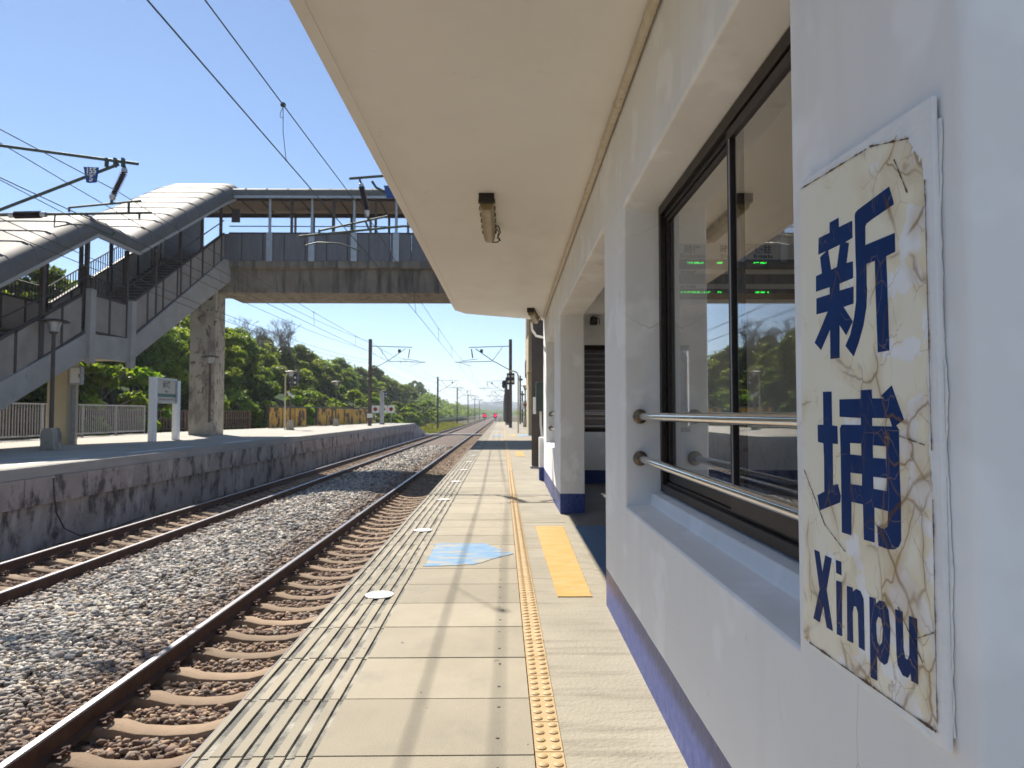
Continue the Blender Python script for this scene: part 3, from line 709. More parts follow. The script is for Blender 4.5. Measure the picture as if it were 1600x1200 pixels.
# ================================================================== STATION HOUSE (frame b: x out of the wall plane, y along it)
house = thing('station_building', 'white plastered station house with blue skirting and deep flat canopy', 'building', (0, 0, 0), 0, None, 'b')
def wallgrid(name, yb, zb, solid, x0, x1, mtl, parent, bevel=.006, subdiv=True):
    """one wall with openings; solid(i,j) says which cells are filled"""
    ny, nz = len(yb), len(zb); m = MB(); idx = {}
    for s, x in ((0, x0), (1, x1)):
        for i, yv in enumerate(yb):
            for j, zv in enumerate(zb): idx[(s, i, j)] = len(m.v); m.v.append((x, yv, zv))
    S = lambda i, j: 0 <= i < ny - 1 and 0 <= j < nz - 1 and solid(i, j)
    def f(*q): m.f.append(tuple(idx[a] for a in q)); m.m.append(0)
    for i in range(ny - 1):
        for j in range(nz - 1):
            if not S(i, j): continue
            f((0, i, j), (0, i, j + 1), (0, i + 1, j + 1), (0, i + 1, j)); f((1, i, j), (1, i + 1, j), (1, i + 1, j + 1), (1, i, j + 1))
            if not S(i - 1, j): f((0, i, j), (1, i, j), (1, i, j + 1), (0, i, j + 1))
            if not S(i + 1, j): f((0, i + 1, j), (0, i + 1, j + 1), (1, i + 1, j + 1), (1, i + 1, j))
            if not S(i, j - 1): f((0, i, j), (0, i + 1, j), (1, i + 1, j), (1, i, j))
            if not S(i, j + 1): f((0, i, j + 1), (1, i, j + 1), (1, i + 1, j + 1), (0, i + 1, j + 1))
    return m.build(name, mtl, parent, bevel=bevel)
YB = [.822, 1.33, 3.31, 3.99, 7.6, 8.56, 10.5, 11.3]
ZB = [-.05, .63, 2.035, 2.12, 2.75]
def solid(i, j):
    if i == 1: return j not in (1,)            # windows .63-2.035
    if i == 5: return j not in (1, 2)
    if i == 3: return j == 3                        # doorway
    return True
wallgrid('wall', YB, ZB, solid, 0, .265, PLASTER, house, bevel=.012)
# sills: raised mortar step under the frames
for (a, b2) in ((1.33, 3.31),):
    m = MB(); m.prism([(.0, .6305), (.115, .640), (.125, .690), (.255, .700), (.255, .6305)], a + .001, b2 - .001, 'y')
    m.build('window_sill', PLASTER, house, bevel=.006)
# canopy
m = MB(); m.prism([(-1.33, .78), (-1.33, 10.15), (-1.20, 10.5), (.02, 11.25), (5, 11.25), (5, .78)], 2.54, 2.78, 'z')
m.build('canopy', CEIL, house, bevel=.008)
m = MB(); m.prism([(-1.30, .80), (-1.30, 10.1), (-1.27, 10.1), (-1.27, .80)], 2.534, 2.5405, 'z')
m.build('drip_edge', CEIL, house)
# pilaster with blue foot at the far corner
m = MB(); m.box(-.07, .2, 11.302, 11.50, 0, .68); m.build('corner_pilaster', PLASTER, house, bevel=.01)
# hall behind the wall
m = MB()
m.box(.265, 4.6, 10.75, 10.9, 0, .78); m.box(.265, 4.6, 10.75, 10.9, 2.1, 2.54); m.box(.265, .36, 10.75, 10.9, .78, 2.1); m.box(2.2, 4.6, 10.75, 10.9, .78, 2.1)
m.build('hall_end_wall', PLASTER, house)
m = MB(); m.box(.2655, 4.6, .824, 1.0, -.04, 2.54); m.build('end_wall', PLASTER, house)
m = MB()
for a, b2 in ((1.0, 1.5), (3.8, 5.2), (8.2, 10.75)): m.box(4.6, 4.75, a, b2, 0, 2.54)
for a, b2 in ((1.5, 3.8), (5.2, 8.2)): m.box(4.6, 4.75, a, b2, 0, .8); m.box(4.6, 4.75, a, b2, 2.0, 2.54)
m.build('hall_wall', INT, house)
m = MB(); m.box(.11, 4.6, 1.0, 10.75, -.02, .002); m.build('hall_floor', FLOORI, house)
# windows: bronze sliding frames with two sashes
def window(y0, y1, split, x=.165):
    f = MB(); z0, z1 = .70, 2.03
    f.box(x, x + .05, y0 + .002, y1 - .002, z1 - .045, z1 - .001); f.box(x, x + .05, y0 + .002, y1 - .002, z0 + .001, z0 + .035)
    f.box(x, x + .05, y1 - .045, y1 - .002, z0 + .035, z1 - .045); f.box(x, x + .05, y0 + .002, y0 + .045, z0 + .035, z1 - .045)
    for dx in (.016, .036): 
        f.box(x + dx, x + dx + .004, y0 + .045, y1 - .045, z0 + .035, z0 + .05); f.box(x + dx, x + dx + .004, y0 + .045, y1 - .045, z1 - .07, z1 - .045)
        f.box(x + dx, x + dx + .004, y1 - .058, y1 - .045, z0 + .05, z1 - .07)
    o = f.build('window', BRONZE, house, bevel=.002)
    t = MB(); t.box(x + .004, x + .046, y0 + .046, y1 - .046, z0 + .0352, z0 + .0368); t.build('track', DUSTY, o)
    for (a, b2, dx) in ((y0 + .046, split + .03, .003), (split - .03, y1 - .046, .023)):
        s = MB(); wd = .036
        s.box(x + dx, x + dx + .017, a, b2, z1 - .09, z1 - .055); s.box(x + dx, x + dx + .017, a, b2, z0 + .052, z0 + .10)
        s.box(x + dx, x + dx + .017, a, a + wd, z0 + .10, z1 - .09); s.box(x + dx, x + dx + .017, b2 - wd, b2, z0 + .10, z1 - .09)
        s.build('sash', BRONZE, o, bevel=.002)
        g = MB(); g.add([(x + dx + .009, a + wd - .004, z0 + .096), (x + dx + .009, b2 - wd + .004, z0 + .096), (x + dx + .009, b2 - wd + .004, z1 - .086), (x + dx + .009, a + wd - .004, z1 - .086)], [(0, 1, 2, 3)])
        g.build('pane', GLASS, o)
    m = MB(); m.box(x + .0005, x + .0028, split - .001, split + .006, z0 + .1, z1 - .09); m.build('seal', ALU, o)
window(1.33, 3.31, 2.235)
# handrails across the openings
def rails(y0, y1, zs, x=.07, far=True):
    for z in zs:
        m = MB(); m.tube([(x, y0, z), (x, y1, z)], .0165, 20); o = m.build('handrail', STEEL, house, smooth=True)
        m = MB(); m.lathe([(.034, 0), (.034, -.004), (.026, -.012), (.017, -.014)], (x, y1 - .0005, z), 24, 'y'); m.build('flange', RUSTST, o, smooth=True)
        m = MB(); m.lathe([(.034, 0), (.034, .004), (.026, .012), (.017, .014)], (x, y0 + .0005, z), 24, 'y'); m.build('flange', RUSTST, o, smooth=True)
rails(1.33, 3.3, (1.046, .852)); rails(8.56, 10.49, (1.05, .84))
for z in (1.06, .86):
    m = MB(); m.tube([(.34, 10.72, z), (2.22, 10.72, z)], .017, 12); m.build('handrail', STEEL, house, smooth=True)
# open frame of the third window: dark frame beyond
m = MB(); m.box(.19, .24, 8.562, 10.498, .70, .75); m.box(.19, .24, 8.562, 10.498, 1.98, 2.034); m.box(.19, .24, 10.45, 10.498, .75, 1.98); m.box(.19, .24, 9.5, 9.55, .75, 1.98)
m.build('window', BRONZE, house)
m = MB(); m.box(.36, 2.2, 10.78, 10.84, .78, .84); m.box(.36, 2.2, 10.78, 10.84, 2.02, 2.1); m.build('window_frame', BRONZE, house)
# pipe along ceiling corner
m = MB(); pts = [(-.024, .85, 2.515)]
for y in np.arange(1.2, 11.0, .5): pts.append((-.024 + random.uniform(-.0015, .0015), float(y), 2.515 + random.uniform(-.0015, .0015)))
m.tube(pts, .0185, 14)
o = m.build('ceiling_pipe', PIPE, None, smooth=True, frame='b'); tag(o, 'old cream conduit running along the corner of canopy and wall', 'pipe')
m = MB()
for y in (.9, 2.05, 3.3, 4.6, 6.1, 7.7, 9.3): m.lathe([(.0185, -.02), (.0225, -.017), (.0225, .017), (.0185, .02)], (-.024, y, 2.515), 14, 'y')
m.each('pipe_joint', PIPE, o, smooth=True)

# ---- name sign
sg = thing('name_sign', 'cracked cream enamel sign with large blue 新埔 characters over Xinpu', 'sign', (0, 0, 0), 0, None, 'b')
ya, yb2, za, zb2 = .861, 1.279, .6540, 1.475
def signpoly(xf, mt, nm, inset=0, fine=True):
    pts = []
    top = lambda y: 1.4548 + (y - .861) * (.0195 / .39)
    crn = [(ya + inset, za + inset), (yb2 - inset, za + inset), (yb2 - .018 - inset, top(yb2) - inset), (ya + inset, top(ya) - inset)]
    return crn
m = MB(); m.prism(signpoly(0, 0, 0), -.0116, -.0040, 'x'); m.build('board', SIGNEDGE, sg, bevel=.0015)
# enamel face with an eaten outline inside the white paint
def eaten(poly, amp, step=.009):
    out = []
    for i, (a, b2) in enumerate(zip(poly, poly[1:] + poly[:1])):
        L = math.hypot(b2[0] - a[0], b2[1] - a[1]); n = int(L / step); nxv, nyv = (b2[1] - a[1]) / L, -(b2[0] - a[0]) / L
        A = amp[i]
        ph = random.uniform(0, 6)
        for k2 in range(n):
            t = k2 / n; e = (.5 + .5 * math.sin(ph + t * 17) * math.sin(t * 31 + ph)) * A + random.uniform(0, A * .35)
            out.append((a[0] + (b2[0] - a[0]) * t - nxv * e, a[1] + (b2[1] - a[1]) * t - nyv * e))
    return out
inner = [(ya + .014, za + .012), (yb2 - .003, za + .004), (yb2 - .020, 1.4715), (ya + .15, 1.455), (ya + .09, 1.442), (ya + .045, 1.425), (ya + .016, 1.385)]
# poly is (y,z) with y growing away: go counter-clockwise
ep = eaten(inner, [.005, .0015, .010, .014, .010, .016, .007], .004)
fillpoly([ep], -.0121, -.0117, 'enamel_face', SIGNM, sg)
def ribbon(a, b2, w_, name='rust_edge'):
    L = math.hypot(b2[0] - a[0], b2[1] - a[1]); n = int(L / .004); dy, dz = (b2[0] - a[0]) / L, (b2[1] - a[1]) / L; up = []; dn = []
    ph = random.uniform(0, 6)
    for i in range(n + 1):
        t = i / n; c = (a[0] + dy * L * t, a[1] + dz * L * t); e = w_ * max(.06, .5 + .5 * math.sin(ph + t * 23) * math.sin(t * 9 + ph)) * random.uniform(.4, 1.3)
        up.append((c[0] - dz * e, c[1] + dy * e)); dn.append((c[0] + dz * e * .5, c[1] - dy * e * .5))
    fillpoly([up + dn[::-1]], -.01335, -.01285, name, RUSTEDGE, sg)
RUSTEDGE = mat('rust_stain', (0.09, 0.05, 0.03), (0.22, 0.13, 0.07), 40, 0.9, 0.4, 150)
ribbon((ya + .020, za + .016), (yb2 - .03, za + .007), .0028)
ribbon((ya + .017, za + .03), (ya + .015, za + .30), .0014); ribbon((ya + .015, za + .36), (ya + .016, za + .70), .0016)
ribbon((ya + .05, 1.420), (ya + .15, 1.447), .0025); ribbon((ya + .16, 1.447), (yb2 - .03, 1.462), .0022)
ribbon((ya + .085, 1.405), (ya + .055, 1.35), .0020); ribbon((yb2 - .02, .96), (yb2 - .10, .875), .0022); ribbon((yb2 - .10, .875), (yb2 - .17, .845), .0012)
ribbon((ya + .03, 1.02), (ya + .09, 1.03), .0016); ribbon((ya + .10, .80), (ya + .045, .745), .0016); ribbon((ya + .02, .79), (ya + .06, .77), .0013)
GL = [[[[1.0586,1.3597],[1.0565,1.3635],[1.0494,1.3654],[0.9611,1.3724],[0.9516,1.3496],[0.9507,1.3445],[1.0078,1.3401],[1.0248,1.3381],[1.0283,1.335],[1.0295,1.3073],[0.9494,1.305],[0.9495,1.2792],[0.9728,1.2782],[0.9714,1.2361],[0.9697,1.1467],[1.0001,1.1466],[1.0025,1.234],[1.0027,1.2783],[1.0272,1.279],[1.0278,1.2463],[1.0269,1.2423],[1.0298,1.216],[1.0402,1.1893],[1.0548,1.1665],[1.0711,1.1467],[1.0966,1.1651],[1.0797,1.1816],[1.0673,1.2051],[1.0601,1.2275],[1.0576,1.2683],[1.0589,1.3043]]],[[[1.1429,1.3715],[1.1116,1.371],[1.1116,1.3557],[1.0674,1.3541],[1.0679,1.328],[1.0914,1.3268],[1.0791,1.3224],[1.0883,1.2933],[1.068,1.2918],[1.0682,1.2661],[1.1128,1.2658],[1.1132,1.2546],[1.0676,1.2529],[1.0686,1.2271],[1.1015,1.2268],[1.0717,1.2001],[1.0938,1.1815],[1.1155,1.2007],[1.1176,1.148],[1.1488,1.1485],[1.1484,1.1975],[1.1835,1.1665],[1.2077,1.1811],[1.1801,1.2051],[1.1555,1.2275],[1.1985,1.2287],[1.1974,1.2556],[1.1471,1.2545],[1.1466,1.2664],[1.1987,1.2676],[1.1976,1.294],[1.1747,1.2942],[1.1805,1.323],[1.1553,1.328],[1.1873,1.3289],[1.1844,1.3564],[1.1436,1.3552]],[[1.1507,1.3277],[1.1081,1.3272],[1.1204,1.2936],[1.1412,1.2935]]],[[[1.1788,1.0961],[1.1477,1.0955],[1.1481,1.0406],[1.1295,1.0398],[1.1289,1.0113],[1.1472,1.0111],[1.1481,0.9731],[1.1487,0.944],[1.1318,0.9476],[1.1224,0.9297],[1.1247,0.9193],[1.1996,0.8966],[1.2073,0.9212],[1.1806,0.9302],[1.1794,0.9813],[1.1806,1.0103],[1.2015,1.0119],[1.2018,1.0408],[1.1794,1.0411]]],[[[1.1203,1.0822],[1.0521,1.0817],[1.0515,1.0947],[1.0199,1.0945],[1.0191,1.0818],[0.9861,1.0808],[0.9929,1.0852],[0.9659,1.0983],[0.9375,1.0516],[0.9569,1.0438],[0.9501,1.038],[0.9509,0.9879],[0.9496,0.9433],[0.9507,0.89],[0.9565,0.8815],[0.9687,0.875],[0.9851,0.8724],[1.0096,0.8726],[1.0117,0.9012],[1.0031,0.8986],[0.9924,0.8992],[0.9838,0.9039],[0.9819,0.925],[1.0192,0.9254],[1.0206,0.8751],[1.051,0.8739],[1.0514,0.9255],[1.0876,0.9249],[1.0898,0.8735],[1.1204,0.873],[1.1193,0.9853],[1.1202,1.0364],[1.1149,1.0421],[1.0526,1.0428],[1.0526,1.0533],[1.1207,1.0547]],[[1.0205,1.0535],[0.9726,1.0533],[0.9664,1.0422],[1.0204,1.0419]],[[1.0885,1.0147],[1.053,1.0151],[1.0531,0.9974],[1.0885,0.997]],[[1.0204,1.0143],[0.9833,1.0142],[0.984,0.997],[1.0201,0.9961]],[[1.0889,0.9692],[1.0525,0.9702],[1.0532,0.9528],[1.0891,0.9518]],[[1.0207,0.9691],[0.9836,0.97],[0.9839,0.9523],[1.0208,0.9517]]],[[[1.2242,0.8265],[1.2039,0.8263],[1.1935,0.7937],[1.1816,0.8252],[1.1583,0.8246],[1.1793,0.7698],[1.1587,0.7081],[1.181,0.7073],[1.1925,0.7403],[1.2079,0.7079],[1.2321,0.7078],[1.2056,0.7634]]],[[[1.1431,0.8254],[1.1249,0.8262],[1.1249,0.8051],[1.143,0.8049]]],[[[1.1435,0.7927],[1.1246,0.7943],[1.1268,0.7097],[1.1445,0.7075]]],[[[1.1071,0.7928],[1.0893,0.7946],[1.0888,0.7883],[1.0778,0.7956],[1.0646,0.7952],[1.0559,0.7857],[1.0553,0.7108],[1.073,0.7104],[1.0735,0.7611],[1.0789,0.7688],[1.0866,0.7676],[1.0909,0.7563],[1.0908,0.7105],[1.1094,0.7089]]],[[[0.9693,0.7949],[0.9512,0.7963],[0.9511,0.7483],[0.9472,0.7368],[0.9414,0.7364],[0.9367,0.7451],[0.9361,0.7952],[0.9178,0.7965],[0.9185,0.7133],[0.9338,0.7122],[0.9348,0.7221],[0.9423,0.713],[0.954,0.712],[0.9656,0.7208],[0.9681,0.7346]]],[[[1.0383,0.7941],[1.0209,0.7956],[1.0206,0.7879],[1.0102,0.7958],[0.9969,0.7975],[0.987,0.7884],[0.983,0.7629],[0.987,0.7283],[0.9923,0.7148],[1.0006,0.7094],[1.0137,0.7108],[1.0208,0.717],[1.021,0.68],[1.0396,0.6783]],[[1.021,0.7618],[1.0145,0.7723],[1.0062,0.7712],[1.0024,0.7587],[1.0052,0.7392],[1.0121,0.7319],[1.0187,0.7349],[1.0209,0.748]]]]
o = None
names = ['character'] * 4 + ['letter'] * 6
for lp, nm in zip(GL, names):
    fillpoly([[(y, z) for y, z in L] for L in lp], -.0127, -.0122, nm, SIGNB, sg)
zz = np.linspace(.672, 1.425, 160); rg = random.Random(4)
L_ = []; w1 = .002
for z in zz:
    w1 += rg.uniform(-.0012, .0012); w1 = min(.0045, max(-.003, w1)); L_.append((ya - w1, float(z)))
m = MB(); m.prism(L_ + [(ya + .03, 1.425), (ya + .03, .672)], -.0039, -.0012, 'x'); m.build('backing', SIGNEDGE, sg)

# ---- departure display in the hall
dp = thing('departure_display', 'hanging departure board with green LED lines seen through the window', 'display board', (1.50, 5.0, 0), 0)
m = MB(); m.box(-.52, .95, 0, .14, 1.83, 2.27); m.build('housing', BOARDG, dp, bevel=.004)
m = MB(); m.box(-.5, .93, -.004, .001, 2.085, 2.155); m.box(-.5, .93, -.004, .001, 1.98, 2.05); m.box(-.5, .93, -.004, .001, 1.87, 1.945); m.build('screen', BOARDD, dp)
for bx in (-.45, .9): m = MB(); m.tube([(bx, .07, 2.268), (bx, .07, 2.54)], .012, 8); m.build('hanger', BRONZE, dp)
for tx, ty, ts, tb in ((-.165, 2.225, .062, '開往'), (-.165, 2.178, .038, 'Destination'), (.09, 2.225, .062, '時刻'), (.09, 2.178, .038, 'Depart'), (.34, 2.225, .062, '備註'), (.34, 2.178, .038, 'Remarks'), (-.28, 2.066, .034, 'Information Message'), (-.22, 1.961, .034, 'Next Train')):
    textobj('caption', tb, ts, DARK, (tx, -.003, ty), (R(90), 0, 0), dp, .0005, .0012)
m = MB()
def leds(x0, x1, z, rows=3):
    x = x0
    while x < x1:
        if random.random() < .72:
            for k2 in range(rows):
                if random.random() < .8: m.box(x, x + .0075, -.0065, -.0045, z + k2 * .006, z + k2 * .006 + .0045)
        x += .0095
leds(-.24, -.09, 2.125, 2); leds(.01, .05, 2.125, 2); leds(.27, .38, 2.125, 2); leds(-.25, -.04, 1.915, 2); leds(.01, .03, 1.915, 2); leds(.28, .38, 1.915, 2)
m.build('lit_text', LEDG, dp)

# ---- ceiling lights
def ceiling_light(loc, rz, label, tilt=0):
    t = thing('ceiling_light', label, 'ceiling light', loc, rz, 'weathered lights under the canopy')
    m = MB(); m.prism([(-.05, 0), (-.05, -.028), (-.042, -.034), (.042, -.034), (.05, -.028), (.05, 0)], 0, .98, 'y'); m.build('base', LAMPB, t, bevel=.004)
    m = MB(); m.prism([(-.044, -.034), (-.047, -.055), (-.038, -.092), (-.02, -.105), (.02, -.105), (.038, -.092), (.047, -.055), (.044, -.034)], .03, .95, 'y'); o = m.build('diffuser', LAMPB, t, bevel=.006)
    m = MB()
    for y in np.linspace(.08, .9, 6):
        for s in (-1, 1): m.box(s * .052 - .006, s * .052 + .006, float(y) - .012, float(y) + .012, -.045, -.018)
    m.each('clip', RUSTST, t)
    m = MB(); m.box(-.052, .052, -.012, .03, -.06, 0); m.build('end_cap', DUSTY, t, bevel=.004)
    m = MB(); m.tube([(.03, .72, -.02), (.075, .74, -.03), (.088, .80, -.06), (.07, .84, -.08), (.085, .88, -.10), (.065, .95, -.10), (.04, 1.0, -.09), (.0, 1.01, -.085), (-.02, .98, -.07)], .005, 6)
    m.tube([(.05, .76, -.03), (.075, .82, -.05), (.062, .88, -.085), (.09, .90, -.1)], .004, 6)
    m.build('cable', BLACK, t)
ceiling_light((-.125, 4.72, 2.54), 0, 'yellowed tube light on the canopy ceiling with dangling black cable')
ceiling_light((.36, 9.9, 2.54), -.12, 'small yellowed tube light at the far corner of the canopy')

# ---- CCTV / loudspeaker in the passage
t = thing('loudspeaker', 'small dark loudspeaker high on the passage wall behind the doorway', 'loudspeaker', (1.33, 10.6, 2.53))
m = MB(); m.box(-.05, .05, -.08, .06, -.14, -.03); m.build('cabinet', BLACK, t, bevel=.008)
m = MB(); m.lathe([(.042, -.081), (.038, -.09), (.02, -.086)], (0, 0, -.085), 16, 'y'); m.build('cone', DARK, t, smooth=True)
m = MB(); m.tube([(0, 0, -.03), (0, .06, 0), (0, .15, 0)], .008, 6); m.tube([(.04, .02, -.05), (.09, .04, -.04), (.1, .1, -.12)], .006, 6); m.build('bracket', BRONZE, t)

# ---- equipment by the far end of the house
t = thing('switch_box', 'dark green switch box on a grey mast beside the building end', 'electrical box', (.565, 12.6, 0))
m = MB(); m.box(-.01, .16, 0, .22, 1.1, 1.62); m.build('cabinet', GREENB, t, bevel=.015)
m = MB(); m.box(-.06, -.012, .02, .12, 1.05, 1.35); m.build('notice', WHITEP, t)
m = MB(); m.tube([(.07, .1, 1.1), (.075, .09, .85), (.10, .05, .6), (.11, .0, .3)], .022, 8); m.tube([(.11, 0, .32), (.11, -.05, .02)], .05, 10); m.build('conduit', WHITEP, t, smooth=True)
m = MB(); m.box(.165, .17, .03, .19, 1.14, 1.58); m.build('door', GREENB, t)
m = MB(); m.tube([(.4, 10.75, 2.45), (.42, 11.0, 2.36), (.5, 11.4, 2.31), (.62, 11.55, 2.3)], .02, 8)
tag(m.build('cable_duct', WHITEP, smooth=True), 'curved white cable duct from the corner light to the wall end', 'cable duct')
# ================================================================== OVERHEAD LINE
def ribbed(m, a, b2, r, n=14, cap=.03):
    """ribbed insulator between two points"""
    a = Vector(a); b2 = Vector(b2); d = (b2 - a); L = d.length; d.normalize()
    u = d.cross(Vector((0, 1, 0))); u = u.normalized() if u.length > .1 else Vector((1, 0, 0)); v = d.cross(u)
    prof = []
    for i in range(n):
        h = L * (i + .2) / n; prof += [(r * .55, h), (r, h + L / n * .3), (r, h + L / n * .45), (r * .55, h + L / n * .7)]
    seg = 12; vs = [a + d * h + (u * math.cos(2 * math.pi * k / seg) + v * math.sin(2 * math.pi * k / seg)) * rr for rr, h in prof for k in range(seg)]
    fs = [(i * seg + k, i * seg + (k + 1) % seg, (i + 1) * seg + (k + 1) % seg, (i + 1) * seg + k) for i in range(len(prof) - 1) for k in range(seg)]
    fs += [tuple(range(seg - 1, -1, -1)), tuple((len(prof) - 1) * seg + k for k in range(seg))]
    m.add(vs, fs)
def mast(name, label, px, py, zb, zt, r, group, frame=None):
    t = thing(name, label, 'catenary mast', (px, py, 0), 0, group, frame)
    m = MB()
    m.box(-r, r, -r * .9, -r * .72, zb, zt); m.box(-r, r, r * .72, r * .9, zb, zt); m.box(-r * .12, r * .12, -r * .72, r * .72, zb, zt)
    m.build('pole', MASTM, t)
    m = MB(); m.box(-r * 1.25, r * 1.25, -r * 1.3, r * 1.3, zb - .3, zb + .04); m.build('footing', COPE, t)
    return t
# near cantilever, far track (mast just outside the frame, on the far platform)
t = mast('catenary_mast', 'brown steel mast left of the frame carrying the big green bracket', -9.9, 11.7, .15, 6.9, .14, 'catenary masts')
t['label'] = 'nearest far platform mast whose bracket carries the blue 155 over 5 plate'
def P2(x, z, dy=0): return (x + 9.9, dy, z)
m = MB()
m.tube([P2(-9.85, 5.7), P2(-6.1, 5.205)], .026, 10); m.tube([P2(-9.85, 3.83), P2(-6.42, 5.2)], .026, 10); m.tube([P2(-9.85, 4.31), P2(-5.86, 4.385)], .022, 10)
m.tube([P2(-7.22, 4.40), P2(-7.22, 4.47), P2(-7.2, 4.47), P2(-6.04, 4.585)], .018, 8); m.tube([P2(-6.24, 4.38), P2(-6.24, 4.56)], .02, 8)
for x in (-6.35, -6.62, -6.48): m.box(x + 9.9 - .02, x + 9.9 + .02, -.03, .03, 5.15, 5.30)
m.tube([P2(-6.34, 5.22), P2(-6.30, 5.1)], .02, 6); m.tube([P2(-6.52, 4.6), P2(-6.53, 4.52)], .025, 6)
m.tube([P2(-7.45, 4.34), P2(-7.46, 4.14), P2(-7.2, 4.19), P2(-6.9, 4.17), P2(-6.5, 4.0)], .013, 6)
m.tube([P2(-6.5, 4.0), P2(-6.47, 4.07)], .02, 6); m.tube([P2(-6.06, 4.38), P2(-6.06, 4.28)], .018, 6)
m.build('cantilever', CANT, t, smooth=True)
m = MB(); ribbed(m, P2(-6.33, 5.06), P2(-6.50, 4.68), .062, 12); m.build('insulator', INSUL, t)
m = MB(); m.lathe([(.05, 0), (.045, .06), (.02, .08)], P2(-6.325, 5.06), 10); m.lathe([(.02, -.09), (.045, -.06), (.05, 0)], P2(-6.51, 4.675), 10); m.each('insulator_cap', ALU, t, smooth=True)
m = MB(); ribbed(m, P2(-8.12, 4.34), P2(-7.68, 4.35), .062, 14); m.build('insulator', INSUL, t)
m = MB(); m.tube([P2(-8.2, 4.34), P2(-8.12, 4.34)], .045, 10); m.tube([P2(-7.68, 4.35), P2(-7.6, 4.35)], .045, 10); m.each('insulator_cap', ALU, t, smooth=True)
m = MB(); m.prism([(2.94, 5.13), (3.19, 5.12), (3.16, 4.87), (3.05, 4.86), (2.99, 4.87)], -.07, -.06, 'y'); pl = m.build('number_plate', PBLUE, t)
textobj('number', '155', .13, WHITEP, (3.065, -.072, 5.06), (R(90), 0, 0), pl, .001, .004, sx=.9); textobj('number', '5', .13, WHITEP, (3.07, -.072, 4.93), (R(90), 0, 0), pl, .001, .004)
m = MB(); m.box(2.99, 3.14, -.0725, -.071, 4.992, 5.0); m.build('divider', WHITEP, pl)
# near cantilever, near track (mast beside the end of the station house)
t = mast('catenary_mast', 'dark brown steel mast standing right beside the far end of the station house', .66, 13.9, 0, 6.9, .135, 'catenary masts')
def P3(x, z, dy=-.7): return (x - .66, dy, z)
m = MB()
m.tube([P3(-2.93, 5.47), P3(.6, 5.98, -.1)], .026, 10); m.tube([P3(-2.5, 5.42), P3(-2.42, 5.30), P3(.6, 3.9, -.1)], .024, 10)
m.tube([P3(-3.48, 4.48), P3(-2.2, 4.76)], .02, 8); m.tube([P3(-3.86, 4.37), P3(-1.9, 4.57), P3(.6, 4.62, -.1)], .022, 10); m.tube([P3(-3.48, 4.42), P3(-3.48, 4.50)], .02, 6)
m.tube([P3(-2.62, 4.67), P3(-2.55, 4.5)], .018, 6); m.tube([P3(-2.86, 4.64), P3(-2.86, 4.47)], .018, 6)
m.tube([P3(-3.72, 4.38), P3(-3.76, 4.20), P3(-3.5, 4.26), P3(-3.1, 4.24), P3(-2.7, 4.1)], .013, 6)
m.tube([P3(-2.74, 5.48), P3(-2.71, 5.38)], .02, 6); m.tube([P3(-2.57, 4.74), P3(-2.56, 4.66)], .024, 6)
m.build('cantilever', CANT, t, smooth=True)
m = MB(); ribbed(m, P3(-2.70, 5.32), P3(-2.59, 4.86), .062, 13); m.build('insulator', INSUL, t)
m = MB(); m.lathe([(.045, 0), (.042, .06), (.02, .08)], P3(-2.70, 5.31), 10); m.lathe([(.02, -.12), (.045, -.09), (.05, 0)], P3(-2.59, 4.86), 10); m.each('insulator_cap', ALU, t, smooth=True)
m = MB(); m.prism([(-2.93, 5.32), (-2.68, 5.31), (-2.71, 5.08), (-2.87, 5.08)], -.77, -.76, 'y'); m.build('number_plate', PBLUE, t)
# far masts along both sides
def farmast(side, y, label, s=1):
    px = (-9.75 if side < 0 else .62) ; zb = .15 if (side < 0 and y < 60) else (0 if y < 85 else -1.3)
    if side < 0 and y > 60: px = -9.6
    t = mast('catenary_mast', label, px, y, zb, 6.55, .115, 'catenary masts', 't')
    q = 1 if side < 0 else -1
    m = MB()
    m.tube([(0, 0, 6.05), (q * 3.1, 0, 5.95)], .03, 6); m.tube([(0, 0, 4.25), (q * 1.3, 0, 4.95), (q * 2.6, 0, 5.85)], .03, 6)
    m.tube([(q * .6, 0, 5.95), (q * 1.35, 0, 4.95)], .022, 6); m.tube([(q * 1.35, 0, 4.92), (q * 4.1, 0, 4.85)], .026, 6)
    m.tube([(q * 2.4, 0, 5.1), (q * 3.6, 0, 4.95)], .02, 6); m.tube([(q * 2.9, 0, 4.55), (q * 3.3, 0, 4.68), (q * 3.9, 0, 4.85)], .015, 5)
    m.build('cantilever', CANT, t)
    m = MB(); ribbed(m, (q * 2.9, 0, 5.85), (q * 2.8, 0, 5.15), .06, 8); m.build('insulator', INSUL, t)
    m = MB(); m.box(q * 2.15 - .11, q * 2.15 + .11, -.05, -.04, 5.55, 5.8); m.build('number_plate', GREENB, t)
    return t
farmast(-1, 52.5, 'brown mast with white foot band at the end of the far platform')
farmast(1, 52.5, 'brown mast on the near platform beside the hanging navy panels')
for i, y in enumerate((106, 152, 200, 250, 300)):
    farmast(-1, y, ['first mast beyond the far platform against the green trees', 'second mast beyond the far platform', 'thin distant mast left of the line'][min(i, 2)])
    farmast(1, y + 2, ['mast just beyond the near platform end', 'second mast beyond the near platform end', 'thin distant mast right of the line'][min(i, 2)])
m = MB(); m.box(-.17, .17, -.17, .17, .75, 1.05); m.build('band', WHITEP, [o for o in COL.objects if o.get('label', '').startswith('brown mast with white foot')][0])
